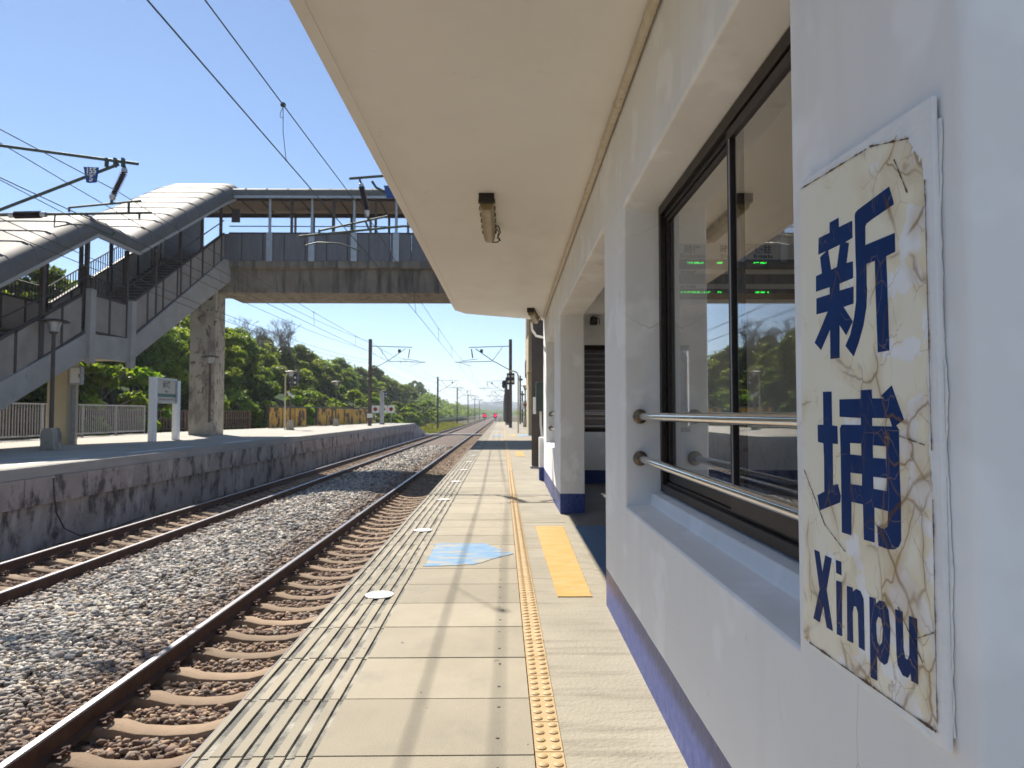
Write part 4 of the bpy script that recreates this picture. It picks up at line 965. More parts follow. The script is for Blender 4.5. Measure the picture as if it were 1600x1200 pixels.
# wires
def wires(name, label, x, zc, zm, ysup):
    t = thing(name, label, 'overhead wire', (0, 0, 0), 0, 'overhead wires', 't')
    pc = []; pm = []
    for a, b2 in zip(ysup[:-1], ysup[1:]):
        n = 12
        for i in range(n):
            u = i / n; y = a + (b2 - a) * u
            st = .18 * (1 if int(ysup.index(a)) % 2 else -1) * (1 - 2 * u)
            pc.append((x + st * .6, y, zc)); pm.append((x + st * .3, y, zm - (4 * u * (1 - u)) * .28))
    m = MB(); m.tube(pc, .0068, 8); m.build('contact_wire', WIRE, t, smooth=True)
    m = MB(); m.tube(pm, .0065, 8); m.build('messenger_wire', WIRE, t, smooth=True)
    return t, pc, pm
ysup = [-35, 13.2, 52.5, 104, 154, 202, 252, 302, 400]
t, pc, pm = wires('overhead_wire', 'pair of overhead wires running above the near track', -2.45, 3.83, 4.56, ysup)
def interp(pts, y):
    for a, b2 in zip(pts[:-1], pts[1:]):
        if a[1] <= y <= b2[1]:
            u = (y - a[1]) / (b2[1] - a[1]); return tuple(a[i] + (b2[i] - a[i]) * u for i in range(3))
for y in (1.7, 7.7, 19.5, 27.0, 34.5, 42, 60, 70, 80):
    a, b2 = interp(pm, y), interp(pc, y); m = MB()
    m.tube([a, (a[0] + .004, y, (a[2] + b2[2]) / 2), b2], .004 if y < 12 else .006, 5); m.lathe([(.0, -.022), (.016, -.016), (.024, 0), (.016, .016), (.0, .022)], a, 10); m.lathe([(.0, -.012), (.012, 0), (.0, .012)], b2, 8)
    if y == 7.7:
        m.lathe([(0, -.028), (.022, -.02), (.032, 0), (.022, .02), (0, .028)], a, 12)
        m.tube([(a[0], y, a[2] - .03), (a[0] - .03, y, a[2] - .09), (a[0] - .03, y, a[2] - .14), (a[0] + .005, y, a[2] - .15)], .0035, 5)
    m.build('dropper', WIRE, t)
t, pc, pm = wires('overhead_wire', 'pair of overhead wires running above the far track', -6.4, 4.02, 4.72, [-30, 11.7, 52.5, 104, 154, 202, 252, 302, 400])
for y in (17, 24, 31, 38, 45, 60, 70):
    a, b2 = interp(pm, y), interp(pc, y); m = MB(); m.tube([a, b2], .006, 5); m.lathe([(.0, -.03), (.03, 0), (.0, .03)], a, 8); m.build('dropper', WIRE, t)
for k, (x, z) in enumerate(((-9.6, 6.3), (-9.9, 5.0), (-9.85, 4.75), (-9.9, 5.75))):
    m = MB(); pts = []
    yq = [-35, 11.7, 52.5, 106, 152, 200, 250, 300]
    for a, b2 in zip(yq[:-1], yq[1:]):
        for i in range(10): u = i / 10; pts.append((x, a + (b2 - a) * u, z - 4 * u * (1 - u) * .45))
    m.tube(pts, .009, 5)
    tag(m.build('feeder_wire', WIRE, frame='t'), ['topmost feeder wire strung along the left masts', 'lower feeder wire along the left masts', 'lowest thin earth wire along the left masts', 'middle feeder wire along the left masts'][k], 'overhead wire', 'overhead wires')

# ================================================================== FOOTBRIDGE
FB = thing('footbridge', 'covered concrete footbridge crossing above both tracks', 'footbridge', (0, 0, 0))
Y0, Y1 = 30.0, 33.6
XL, XR = -14.4, 5.0
m = MB(); m.prism([(Y0 + .35, 6.22), (Y0 + .3, 7.2), (Y0, 7.24), (Y0, 7.55), (Y1, 7.55), (Y1, 7.24), (Y1 - .3, 7.2), (Y1 - .35, 6.22)], -12.3, XR, 'x'); m.build('girder', BCONC, FB, bevel=.03)
m = MB(); m.prism([(Y0 + .5, 6.5), (Y0 + .5, 7.55), (Y1, 7.55), (Y1, 6.5)], XL, -12.3, 'x'); m.build('landing_beam', BCONC, FB)
for yq, nm in ((Y0 + .02, 'near'), (Y1 - .14, 'far')):
    m = MB(); x = XR
    while x > (-11.8 if nm == 'near' else -14.2): m.box(x - .88, x - .02, yq, yq + .12, 7.552, 8.70); x -= .9
    m.build('parapet', BPANEL, FB, bevel=.008)
    m = MB(); m.box(-11.75, XR, yq - .01, yq + .13, 8.70, 8.76)
    x = XR
    while x > -11.8: m.box(x - .02, x + .0, yq + .02, yq + .1, 7.56, 8.70); x -= .9
    m.box(-11.75, XR, yq + .03, yq + .08, 9.02, 9.05)
    m.build('railing', BROWN, FB)
m = MB()
x = -10.0
while x < XR:
    m.box(x - .13, x + .13, Y0 - .10, Y0 + .018, 7.5, 8.72); m.box(x - .13, x + .13, Y1 + .005, Y1 + .12, 7.5, 8.72)
    x += 1.79
m.each('pilaster', ALU, FB, bevel=.01)
m = MB(); x = -10.0
while x < XR:
    m.tube([(x, Y0 - .02, 8.7), (x, Y0 - .02, 10.25)], .06, 10); m.tube([(x, Y1 + .02, 8.7), (x, Y1 + .02, 10.55)], .06, 10); x += 1.79
m.each('roof_post', ALU, FB, smooth=True)
m = MB(); x = -9.1
while x < XR:
    m.box(x - .05, x + .05, Y0 + .03, Y0 + .11, 8.76, 10.2); m.box(x - .05, x + .05, Y1 - .11, Y1 - .03, 8.76, 10.45); x += 1.79
m.box(-14.5, XR, Y1 - .3, Y1 - .2, 10.32, 10.50); m.box(-14.6, -14.45, Y0, Y1, 7.5, 10.2); m.box(-11.7, XR, Y0 + .0, Y0 + .06, 10.12, 10.22)
m.box(-11.65, -11.3, Y0 + .03, Y0 + .09, 9.2, 9.75); m.box(-7.7, -7.2, Y1 - .2, Y1 - .14, 8.8, 9.15)
m.build('window_frame', BROWN, FB)
# arched roof, swept along x
def archroof(prof, path, name, mtl, parent, seams, thick=.05):
    """prof: (across, up) ; path: list of (origin, across_dir) ; returns object with raised seams"""
    m = MB(); k = len(prof); rows = []
    for (o, ac) in path: rows.append([Vector(o) + Vector(ac) * a + Vector((0, 0, 1)) * u for a, u in prof])
    vs = [p for r_ in rows for p in r_]
    cx = sum(a for a, u in prof) / k; 
    ins = []
    for (o, ac) in path: ins += [Vector(o) + Vector(ac) * (cx + (a - cx) * .97) + Vector((0, 0, 1)) * (u * .93 - .005) for a, u in prof]
    n = len(rows)
    m.add(vs + ins, [(i * k + j, (i + 1) * k + j, (i + 1) * k + j + 1, i * k + j + 1) for i in range(n - 1) for j in range(k - 1)])
    o_ = n * k
    m.cur = 1
    m.f += [(o_ + i * k + j, o_ + i * k + j + 1, o_ + (i + 1) * k + j + 1, o_ + (i + 1) * k + j) for i in range(n - 1) for j in range(k - 1)]; m.m += [1] * ((n - 1) * (k - 1))
    for e in (0, k - 1): m.f += [(i * k + e, o_ + i * k + e, o_ + (i + 1) * k + e, (i + 1) * k + e) for i in range(n - 1)]; m.m += [2] * (n - 1)
    for e in (0, n - 1): m.f += [(e * k + j, e * k + j + 1, o_ + e * k + j + 1, o_ + e * k + j) for j in range(k - 1)]; m.m += [2] * (k - 1)
    ob = m.build(name, [mtl, ROOFIN, BROWN], parent, smooth=True, fix=False)
    s = MB()
    for (o, ac) in seams:
        pts = [Vector(o) + Vector(ac) * (cx + (a - cx) * 1.003) + Vector((0, 0, 1)) * (u * 1.004 + .003) for a, u in prof]
        s.tube(pts, .02, 6)
    s.build('roof_seam', SEAM, ob)
    s = MB()
    for (o, ac) in seams:
        pts = [Vector(o) + Vector(ac) * (cx + (a - cx) * .955) + Vector((0, 0, 1)) * (u * .90 - .02) for a, u in prof]
        s.tube(pts, .03, 6)
    s.build('roof_rib', BROWN, ob)
    return ob
rp = [(-.25, 0), (-.24, .16), (-.16, .30), (0, .40), (.5, .46), (1.8, .50), (3.1, .47), (3.6, .45), (3.76, .42), (3.84, .38), (3.85, .33)]
path = [((x, Y0, 10.24), (0, 1, 0)) for x in (-14.7, XR + .2)]
archroof(rp, path, 'roof', ROOFM, FB, [((x, Y0, 10.24), (0, 1, 0)) for x in np.arange(-14.6, XR, .893)])
m = MB(); m.box(-11.6, XR, Y0 - .27, Y0 - .20, 10.16, 10.26); m.box(-11.6, XR, Y1 + .20, Y1 + .27, 10.50, 10.60); m.build('gutter', ALU, FB)
m = MB(); m.box(-13.36, -12.28, 30.1, 31.15, .15, 6.5); m.build('column', COLCONC, FB, bevel=.03)
m = MB(); m.box(2.4, 3.6, 30.4, 31.6, 0, 6.3); m.build('column', COLCONC, FB, bevel=.03)

def staircase(label, xs, sgn, frame_x, visible=True):
    """xs: x of the stringer facing the tracks; the stair lies on the other side (sgn)"""
    t = thing('covered_staircase', label, 'staircase', (xs, 0, 0), 0, 'covered staircases down from the footbridge')
    W = 2.7 * sgn
    yA, yB, yC, yD = 13.6, 20.0, 22.2, 29.6     # foot, landing start, landing end, top
    zA, zB, zD = .15, 3.42, 7.5
    s1 = (zB - zA) / (yB - yA); s2 = (zD - zB) / (yD - yC)
    for k2, x in enumerate((0, W)):
        a, b2 = sorted((x, x + .22 * sgn * (1 if k2 == 0 else -1)))
        m = MB()
        m.prism([(yA - .7, zA - .25), (yA + .2, zA - .3), (yB, zB - .77), (yC, zB - .77), (yD + .6, zD - .8), (yD + .6, zD + .05), (yD, zD + .06), (yC + .1, zB - .02), (yB - .1, zB - .12), (yA - .5, zA + .05)], a, b2, 'x')
        m.build('stringer', STRING, t, bevel=.02)
        pnl = MB(); fr = MB()
        def seg(y0, y1, z0, z1, n):
            for i in range(n):
                u0, u1 = i / n, (i + 1) / n
                a0, a1 = y0 + (y1 - y0) * u0, y0 + (y1 - y0) * u1; b0, b1 = z0 + (z1 - z0) * u0, z0 + (z1 - z0) * u1
                pa, pb = sorted((x + .07 * sgn * (1 if k2 == 0 else -1), x + .13 * sgn * (1 if k2 == 0 else -1)))
                pnl.prism([(a0 + .06, b0), (a1, b1), (a1, b1 + 1.0), (a0 + .06, b0 + 1.0)], pa, pb, 'x')
                fr.box(pa - .02, pb + .02, a0 - .03, a0 + .05, b0 - .02, b0 + 1.06)
            fr.prism([(y0, z0 + 1.0), (y1, z1 + 1.0), (y1, z1 + 1.07), (y0, z0 + 1.07)], pa - .02, pb + .02, 'x')
            fr.prism([(y0, z0 - .05), (y1, z1 - .05), (y1, z1 + .0), (y0, z0 + .0)], pa - .02, pb + .02, 'x')
        seg(yA, yB - .25, zA + .12, zB - .10, 7); seg(yB + .1, yC - .05, zB, zB, 2); seg(yC + .1, yD, zB + .05, zD + .06, 7)
        pnl.build('parapet', PANEL, t); fr.build('frame', BROWN, t)
        # balusters and rail over the parapet
        br = MB(); xr = x + .10 * sgn * (1 if k2 == 0 else -1)
        for (y0, y1, z0, z1) in ((yA, yB, zA + 1.1, zB + .95), (yB, yC, zB + 1.0, zB + 1.0), (yC, yD, zB + 1.05, zD + 1.1)):
            br.tube([(xr, y0, z0 + .55), (xr, y1, z1 + .55)], .025, 6)
            if k2 == 1 or y0 == yB:
                n = int((y1 - y0) / .14)
                for i in range(n): u = i / n; br.box(xr - .012, xr + .012, y0 + (y1 - y0) * u - .01, y0 + (y1 - y0) * u + .01, z0 + (z1 - z0) * u - .05, z0 + (z1 - z0) * u + .55)
        br.build('railing', BROWN, t)
    # landing
    a, b2 = sorted((.0, W))
    m = MB(); m.prism([(yB - .05, zB - .16), (yC + .05, zB - .16), (yC + .05, zB), (yB - .05, zB)], a + .221, b2 - .221, 'x'); m.build('landing', STRING, t)
    m = MB(); m.box(a + .23, b2 - .23, yB + .1, yC - .1, zB - .74, zB - .161); m.build('landing_beam', YELLOW, t)
    m = MB()
    for y in (yB - .12, yC - .12): m.prism([(y, zB - .95), (y + .28, zB - .95), (y + .28, zB + 1.15), (y + .03, zB + 1.15)], -.06 if sgn < 0 else -.10, .10 if sgn < 0 else .06, 'x')
    m.each('corner_post', STRING, t, bevel=.01)
    # steps
    m = MB(); nz = MB()
    def flight(y0, y1, z0, z1, n):
        poly = [(y0, z0 - .05)]; dy = (y1 - y0) / n; dz = (z1 - z0) / n
        for i in range(n):
            poly += [(y0 + dy * i, z0 + dz * (i + 1)), (y0 + dy * (i + 1), z0 + dz * (i + 1))]
            nz.box(a + .23, b2 - .23, y0 + dy * i - .012, y0 + dy * i + .05, z0 + dz * (i + 1) - .03, z0 + dz * (i + 1) + .006)
        poly += [(y1, z1 - .25), (y0 + .35, z0 - .05)]
        m.prism(poly, a + .222, b2 - .222, 'x')
    flight(yA, yB, zA, zB, 20); flight(yC, yD, zB, zD, 25)
    m.build('steps', STEPM, t); nz.each('nosing', NOSE, t)
    # posts holding the roof and the roof itself
    ev = [(13.0, 2.25), (19.9, 6.08), (22.15, 6.08), (29.1, 9.78), (30.4, 10.38)]
    def ez(y):
        for p, q in zip(ev[:-1], ev[1:]):
            if p[0] <= y <= q[0]: return p[1] + (q[1] - p[1]) * (y - p[0]) / (q[0] - p[0])
        return ev[-1][1]
    def pz(y): return zA + s1 * (y - yA) if y < yB else (zB if y < yC else zB + s2 * (y - yC))
    m = MB()
    for y in (14.6, 16.3, 18.1, 20.0, 22.1, 23.9, 25.7, 27.5, 29.3):
        for x in (.1 * sgn, W - .1 * sgn): m.box(x - .05, x + .05, y - .05, y + .05, pz(y), ez(y) + .05)
    m.each('roof_post', BROWN, t)
    rp2 = [(-.22, 0), (-.245, .13), (-.22, .28), (-.14, .42), (-.02, .52), (.15, .585), (.35, .60), (1.35, .61), (2.35, .60), (2.55, .585), (2.72, .52), (2.84, .42), (2.92, .28), (2.945, .13), (2.92, 0)]
    path = [((0, y, z), (sgn, 0, 0)) for y, z in ev]
    # more rows give the seams something to sit on
    seams = [((0, y, ez(y)), (sgn, 0, 0)) for y in list(np.arange(13.1, 19.9, .86)) + [19.9] + [20.65, 21.4] + list(np.arange(22.15, 30.4, .86))]
    archroof(rp2, path, 'roof', ROOFM, t, seams)
    m = MB()
    for p, q in zip(ev[:-1], ev[1:]):
        for x in (-.24 * sgn, 2.94 * sgn): m.prism([(p[0], p[1] - .07), (q[0], q[1] - .07), (q[0], q[1] + .03), (p[0], p[1] + .03)], x - .03, x + .03, 'x')
    m.build('eave', STRING, t)
    return t
staircase('covered staircase with silver arched roof descending onto the far platform', -11.7, -1, 0)
staircase('shaded dark staircase behind the station hall leading up to the footbridge', 1.35, 1, 0)
# lift tower at the right end of the bridge, mostly hidden by the station house
t = thing('lift_tower', 'narrow cream and dark stepped tower just visible beyond the house corner', 'tower', (1.12, 34, 0))
m = MB(); m.box(0, 3, 0, 2.6, 0, 2.4); m.box(.02, 3, 1.2, 4.6, 2.4, 3.1); m.box(0, 3, 0, 5.2, 3.1, 6.9); m.build('wall', YELLOW, t, bevel=.02)
m = MB(); m.box(-.03, -.001, .3, 2.5, 4.9, 6.6); m.box(-.03, -.001, 3.6, 5.0, 3.0, 3.9); m.build('window', BROWN, t)
m = MB(); m.box(-.06, 3.05, -.05, 5.25, 6.9, 7.05); m.build('roof', BROWN, t)

# ================================================================== FAR PLATFORM FURNITURE
def lamp(loc, label, h=3.3, s=1, ped=.55):
    t = thing('platform_lamp', label, 'street lamp', loc, 0, 'platform lamps'); t.scale = (s, s, s)
    m = MB(); m.lathe([(.055, 0), (.05, h * .5), (.045, h - .35), (.05, h - .34)], (0, 0, 0), 14); m.build('pole', MASTM, t, smooth=True)
    m = MB(); m.prism([(-.21, 0), (.21, 0), (.17, .1), (.16, ped * .75), (.10, ped), (-.10, ped), (-.16, ped * .75), (-.17, .1)], -.17, .17, 'y'); m.build('pedestal', COLCONC, t, bevel=.02)
    m = MB(); m.lathe([(.05, h - .36), (.10, h - .31), (.11, h - .29)], (0, 0, 0), 16); m.build('lamp_base', MASTM, t, smooth=True)
    m = MB(); m.lathe([(.10, h - .288), (.17, h - .05), (.17, h - .03)], (0, 0, 0), 18); m.build('globe', ALU, t, smooth=True)
    m = MB(); m.lathe([(.36, h - .04), (.36, h - .025), (.28, h + .01), (.10, h + .04), (.02, h + .05)], (0, 0, 0), 24); m.build('lamp_shade', BROWN, t, smooth=True)
    return t
L0 = lamp((-11.35, 17.9, .15), 'lamp with stone foot standing in front of the lower stair flight', 3.25)
for loc, lb in (((-12.1, 29.2, .15), 'lamp standing against the big stained concrete column'), ((-11.9, 39.5, .15), 'lamp right beside the navy four-circle panel'), ((-12.35, 52, .15), 'lamp with pale shade before the orange panel wall'),):
    q = dup(L0, loc, label=lb)
q = dup(L0, (1.6, 56, 0), label='lamp on the near platform right of the white signs')
t = thing('stair_pier', 'cream square pier with grey conduits under the stair landing', 'pier', (-13.0, 21.0, .15))
m = MB(); m.box(-.29, .29, -.28, .28, 0, 2.75); m.build('column', YELLOW, t, bevel=.02)
m = MB(); 
for x in (.33, .38, .43): m.tube([(x, -.1, 0), (x, -.1, 1.75)], .022, 8)
m.each('conduit', FENCEG, t, smooth=True)
t = thing('electrical_box', 'grey electrical box fixed high on the cream pier', 'electrical box', (-12.62, 20.75, 1.9)); m = MB(); m.box(0, .34, -.1, .06, 0, .52); m.build('cabinet', FENCEG, t, bevel=.01); m = MB(); m.box(.04, .30, -.112, -.101, .04, .48); m.build('door', WHITEP, t); m = MB(); m.box(.28, .3, -.125, -.112, .2, .3); m.build('handle', BLACK, t)
# station name board
t = thing('name_board', 'station name board on two white posts with green stripe', 'sign', (-11.45, 0, .15))
m = MB(); m.box(-.1, .1, 23.1, 23.3, 0, 2.1); m.build('post', SIGNEDGE, t, bevel=.01)
m = MB(); m.box(-.1, .1, 24.75, 24.95, 0, 2.05); m.build('post', SIGNEDGE, t, bevel=.01)
m = MB(); m.box(-.07, .07, 23.31, 24.74, 1.25, 1.3); m.box(-.07, .07, 23.31, 24.74, 2.02, 2.1); m.box(-.07, .07, 23.31, 23.36, 1.3, 2.02); m.box(-.07, .07, 24.69, 24.74, 1.3, 2.02); m.build('frame', ALU, t)
m = MB(); m.box(-.04, .04, 23.36, 24.69, 1.3, 2.02); bd = m.build('panel', SIGNW, t)
m = MB(); m.box(.0405, .043, 23.37, 24.68, 1.46, 1.57); m.build('stripe', SIGNG, bd)
RZ = (R(90), 0, R(90))
textobj('text', '新埔', .27, SIGNT, (.042, 24.03, 1.86), RZ, bd, .001, .004); textobj('text', 'Xinpu', .10, SIGNT, (.042, 24.03, 1.65), RZ, bd, .001, .002)
textobj('text', '通霄  Tongxiao', .07, SIGNT, (.042, 23.75, 1.38), RZ, bd, .001); textobj('text', 'Baishatun  白沙屯', .07, SIGNT, (.042, 24.3, 1.38), RZ, bd, .001)
# railings
def fence(name, label, pts, h, mtl, sp, bw, posts=2.2, cat='fence', z0=.15, gap=.1, mid=None, group=None):
    t = thing(name, label, cat, (0, 0, 0), 0, group)
    bars = MB(); pm_ = MB(); rl = MB()
    for a, b2 in zip(pts[:-1], pts[1:]):
        a, b2 = Vector(a), Vector(b2); L = (b2 - a).length; d = (b2 - a) / L; nrm = Vector((-d.y, d.x))
        def bar(mm, s, w_, dp, z1, z2):
            c = a + d * s; q = [c + d * w_ + nrm * dp, c - d * w_ + nrm * dp, c - d * w_ - nrm * dp, c + d * w_ - nrm * dp]
            mm.prism([(v.x, v.y) for v in q], z1, z2, 'z')
        n = int(L / sp)
        for i in range(n): bar(bars, (i + .5) * L / n, bw, bw * .8, z0 + gap, z0 + h)
        n = max(1, int(L / posts))
        for i in range(n + 1): bar(pm_, min(L - .02, i * L / n + .02), bw * 2, bw * 2, z0 - .1, z0 + h)
        for zz in [z0 + h, z0 + gap] + (mid or []): bar(rl, L / 2, L / 2, bw * 1.8, zz, zz + .05)
    bars.build('pickets', mtl, t); pm_.each('post', mtl, t); rl.build('rails', mtl, t)
    return t
fence('platform_railing', 'pale grey metal railing at the back of the far platform', [(-16.2, 13), (-16.4, 32.5)], 1.22, FENCEG, .145, .014, 2.4)
fence('wooden_fence', 'dark reddish brown picket fence behind the far platform', [(-17.4, 12), (-17.3, 34), (-15.6, 43.5)], 1.02, FENCEB, .24, .045, 3, mid=[.75])
# orange panelled wall
t = thing('panel_wall', 'weathered orange panelled wall with dark rust streaks at the platform back', 'wall', (0, 0, 0))
A = Vector((-14.6, 44)); B = Vector((-12.3, 66)); L = (B - A).length; d = (B - A) / L; nr = Vector((-d.y, d.x)) * .03
m = MB(); fr = MB()
for i in range(11):
    if i == 3: continue
    a = A + d * (L * i / 11 + .03); b2 = A + d * (L * (i + 1) / 11 - .03); m.prism([(a.x + nr.x, a.y + nr.y), (b2.x + nr.x, b2.y + nr.y), (b2.x - nr.x, b2.y - nr.y), (a.x - nr.x, a.y - nr.y)], .2, 1.42, 'z')
for i in range(12):
    a = A + d * (L * i / 11); fr.box(a.x - .05, a.x + .05, a.y - .05, a.y + .05, .1, 1.5)
a, b2 = A, B; fr.prism([(a.x + .06, a.y), (b2.x + .06, b2.y), (b2.x - .06, b2.y), (a.x - .06, a.y)], 1.46, 1.54, 'z')
m.build('panel', ORANGE, t); fr.build('frame', BROWN, t)
# gooseneck sign poles with navy panels
def navy_sign(loc, label, hook=1, hh=3.35, gr='navy four-circle panels on poles', sc=1):
    t = thing('stop_marker', label, 'sign', loc, 0, gr); t.scale = (sc, sc, sc)
    m = MB(); m.tube([(0, 0, 0), (0, 0, hh - .25), (-hook * .06, 0, hh - .08), (-hook * .22, 0, hh), (-hook * .45, 0, hh + .01)], .04, 8); m.build('pole', PIPE, t, smooth=True)
    for k2, dx in enumerate((-.30, -.52)):
        m = MB(); m.box(hook * dx - .10, hook * dx + .10, -.03 + k2 * .1, .03 + k2 * .1, hh - .72, hh - .1); p = m.build('panel', NAVY, t)
        m = MB()
        for a in (0,):
            for b3 in (-.56, -.27): m.lathe([(.065, 0), (.065, -.006)], (hook * dx + a, -.031 + k2 * .1, hh + b3), 14, 'y')
        m.build('circle', WHITEP, p)
    return t
navy_sign((.72, 38.5, 0), 'gooseneck pole on the near platform with two navy four-circle panels')
navy_sign((-12.35, 40, .15), 'gooseneck pole with navy four-circle panels by the orange wall', -1, 3.2)
navy_sign((-11.3, 64.5, .15), 'smaller far gooseneck marker beside the white flower signs', -1, 3.0)
t = thing('security_camera', 'white camera below the navy panel on the far platform', 'camera', (-11.9, 39.2, 2.15)); m = MB(); m.tube([(0, 0, 0), (.28, -.1, -.16)], .075, 10); m.build('body', WHITEP, t, smooth=True); m = MB(); m.tube([(-.02, 0, .02), (-.15, .1, .1)], .03, 8); m.build('bracket', ALU, t)
def flowersign(loc, label, n, w_=.62, h=.75, z=1.6):
    t = thing('flower_sign', label, 'sign', loc, 0, 'white signs with red flowers')
    m = MB()
    for i in range(n): m.box(i * (w_ + .06), i * (w_ + .06) + w_, 0, .08, z, z + h)
    m.build('panel', WHITEP, t)
    for i in range(n):
        m = MB(); cx = i * (w_ + .06) + w_ / 2
        m.lathe([(.11, 0), (.11, -.004)], (cx, -.001, z + h / 2), 10, 'y')
        for k2 in range(5):
            an = k2 * 2 * math.pi / 5; m.lathe([(.09, 0), (.09, -.006)], (cx + .1 * math.cos(an), -.001, z + h / 2 + .1 * math.sin(an)), 10, 'y')
        m.build('flower', REDP, t)
    m = MB()
    for i in range(n): cx = i * (w_ + .06) + w_ / 2; m.tube([(cx, .04, 0), (cx, .04, z)], .03, 6)
    m.build('post', ALU, t)
flowersign((-11.6, 62, .15), 'three white panels with red flowers at the end of the far platform', 3, z=.95, h=.65)
flowersign((1.62, 68, 0), 'white panel with red flower near the right-hand lamp', 1, z=1.5)
flowersign((2.45, 66, 0), 'white panel with red flower closest to the house wall', 1, z=1.5)
t = thing('grey_post', 'plain pointed grey post near the end of the far platform', 'post', (-10.1, 58.5, .15)); m = MB(); m.prism([(-.14, 0), (.14, 0), (.14, 2.4), (0, 2.75), (-.14, 2.4)], -.1, .1, 'y'); m.build('shaft', ALU, t, bevel=.01); m = MB(); m.box(-.2, .2, -.16, .16, 0, .1); m.build('foot', COPE, t)
# right-hand clutter near the end of the near platform
def relay(loc, s, label, hgt=2.6):
    t = thing('relay_cabinet', label, 'cabinet', loc, 0, 'trackside cabinets and posts'); m = MB(); m.box(-.25 * s, .25 * s, -.2, .2, .15, hgt); m.build('cabinet', MASTM, t, bevel=.02); m = MB(); m.box(-.3 * s, .3 * s, -.25, .25, 0, .15); m.build('plinth', COPE, t); m = MB(); m.box(-.2 * s, .2 * s, -.215, -.202, .3, hgt - .2); m.build('door', BROWN, t)
relay((.33, 66, 0), .9, 'tall narrow dark cabinet just left of the near platform mast', 3.3)
relay((2.35, 62, 0), .8, 'low rusty brown cabinet near the house wall', 1.2)
t = thing('signal_post', 'black signal head on a dark pole left of the near platform mast', 'signal', (-.05, 70, 0)); m = MB(); m.tube([(.2, 0, 0), (.2, 0, 4.4)], .12, 8); m.build('pole', MASTM, t); m = MB(); m.prism([(-.25, 3.7), (-.1, 3.5), (.1, 3.6), (.1, 4.3), (-.1, 4.35), (-.25, 4.1)], -.15, .15, 'y'); m.build('signal_head', BLACK, t)
for (x, y, zt, lb) in ((1.55, 72, 4.9, 'thin dark pole left of the red flower panels'), (1.95, 80, 3.6, 'short distant brown pole right of the red flower panel')):
    t = thing('pole', lb, 'pole', (x, y, 0)); m = MB(); m.tube([(0, 0, 0), (0, 0, zt)], .09, 8); m.build('shaft', MASTM, t); m = MB(); m.box(-.25, .25, -.05, .05, zt - .5, zt - .3); m.build('crossarm', MASTM, t)
for x, lb in ((-5.75, 'left of the two red signals glowing far down the line'), (-2.75, 'right of the two red signals glowing far down the line')):
    t = thing('red_signal', lb, 'signal', (x, 200, -1.2), 0, 'red signals down the line'); m = MB(); m.box(-.5, .5, 0, .3, 1.0, 2.3); m.build('head', BLACK, t, bevel=.05)
    m = MB(); m.lathe([(.30, 0), (.27, -.06), (.1, -.1)], (0, -.002, 1.68), 20, 'y'); m.build('lens', REDL, t, smooth=True); m = MB(); m.tube([(0, .15, 0), (0, .15, 1)], .1, 8); m.build('post', BLACK, t)

# ================================================================== VEGETATION
def crown(name, mtl, clumps, nleaf, ls, seed, parent=None, flat=.75):
    """clumps: (x,y,z,r) ; leaves fill the outer part of every clump"""
    g = np.random.default_rng(seed); C = np.array(clumps); wgt = C[:, 3] ** 2; wgt = wgt / wgt.sum()
    ci = g.choice(len(C), nleaf, p=wgt); d = g.normal(size=(nleaf, 3)); d /= np.linalg.norm(d, axis=1)[:, None]
    d[:, 2] = np.where(d[:, 2] < -.3, -d[:, 2] * .6, d[:, 2])
    rad = C[ci, 3] * (1 - .55 * g.random(nleaf) ** 1.6) * (1 + .18 * np.sin(d[:, 0] * 7 + ci) * np.sin(d[:, 2] * 6))
    c = C[ci, :3] + d * rad[:, None] * np.array([1, 1, flat])
    nrm = d * .6 + g.normal(size=(nleaf, 3)) * .7 + np.array([0, 0, .45]); nrm /= np.linalg.norm(nrm, axis=1)[:, None]
    t = np.cross(nrm, g.normal(size=(nleaf, 3))); t /= np.linalg.norm(t, axis=1)[:, None]; b2 = np.cross(nrm, t)
    s = ls * g.uniform(.45, 1.45, nleaf)[:, None]
    V = np.stack([c + t * s, c + b2 * s * .5 , c - t * s, c - b2 * s * .5 - nrm * s * .12], 1).reshape(-1, 3)
    return quadmesh(name, V, mtl, fverts=np.arange(nleaf * 4).reshape(-1, 4), parent=parent)
def limbs(m, seed, h, spread, n=7, r=.14):
    g = random.Random(seed); top = Vector((g.uniform(-.3, .3), g.uniform(-.3, .3), h * .6))
    m.tube([(0, 0, -.5), (g.uniform(-.1, .1), 0, h * .25), top], r, 8, r1=r * .55)
    for i in range(n):
        an = i * 2.4 + g.random(); z = h * g.uniform(.28, .58); b2 = Vector((0, 0, z))
        e = Vector((math.cos(an) * spread, math.sin(an) * spread, z + h * g.uniform(.15, .38)))
        m.tube([b2, b2.lerp(e, .5) + Vector((0, 0, -.1)), e], r * .45, 6, r1=r * .12)
def tree_proto(seed, h, spread, mtl, nleaf, ls, label, name='tree', nc=11, low=.35):
    g = random.Random(seed); t = thing(name, label, 'tree', (0, 0, 0))
    cl = []
    for i in range(nc):
        an = g.uniform(0, 6.28); rr = spread * math.sqrt(g.random()) * .8; z = h * (low + (1 - low) * g.random() * (1 - .45 * rr / spread)) - .4
        cl.append((rr * math.cos(an), rr * math.sin(an), z, spread * g.uniform(.14, .40)))
    cl.append((0, 0, h - spread * .3, spread * .3))
    o = crown('crown', mtl, cl, nleaf, ls, seed, t)
    m = MB(); limbs(m, seed, h, spread * .7); m.build('trunk', BARK, t, smooth=True)
    return t
G = 'trees on the hillside left of the line'
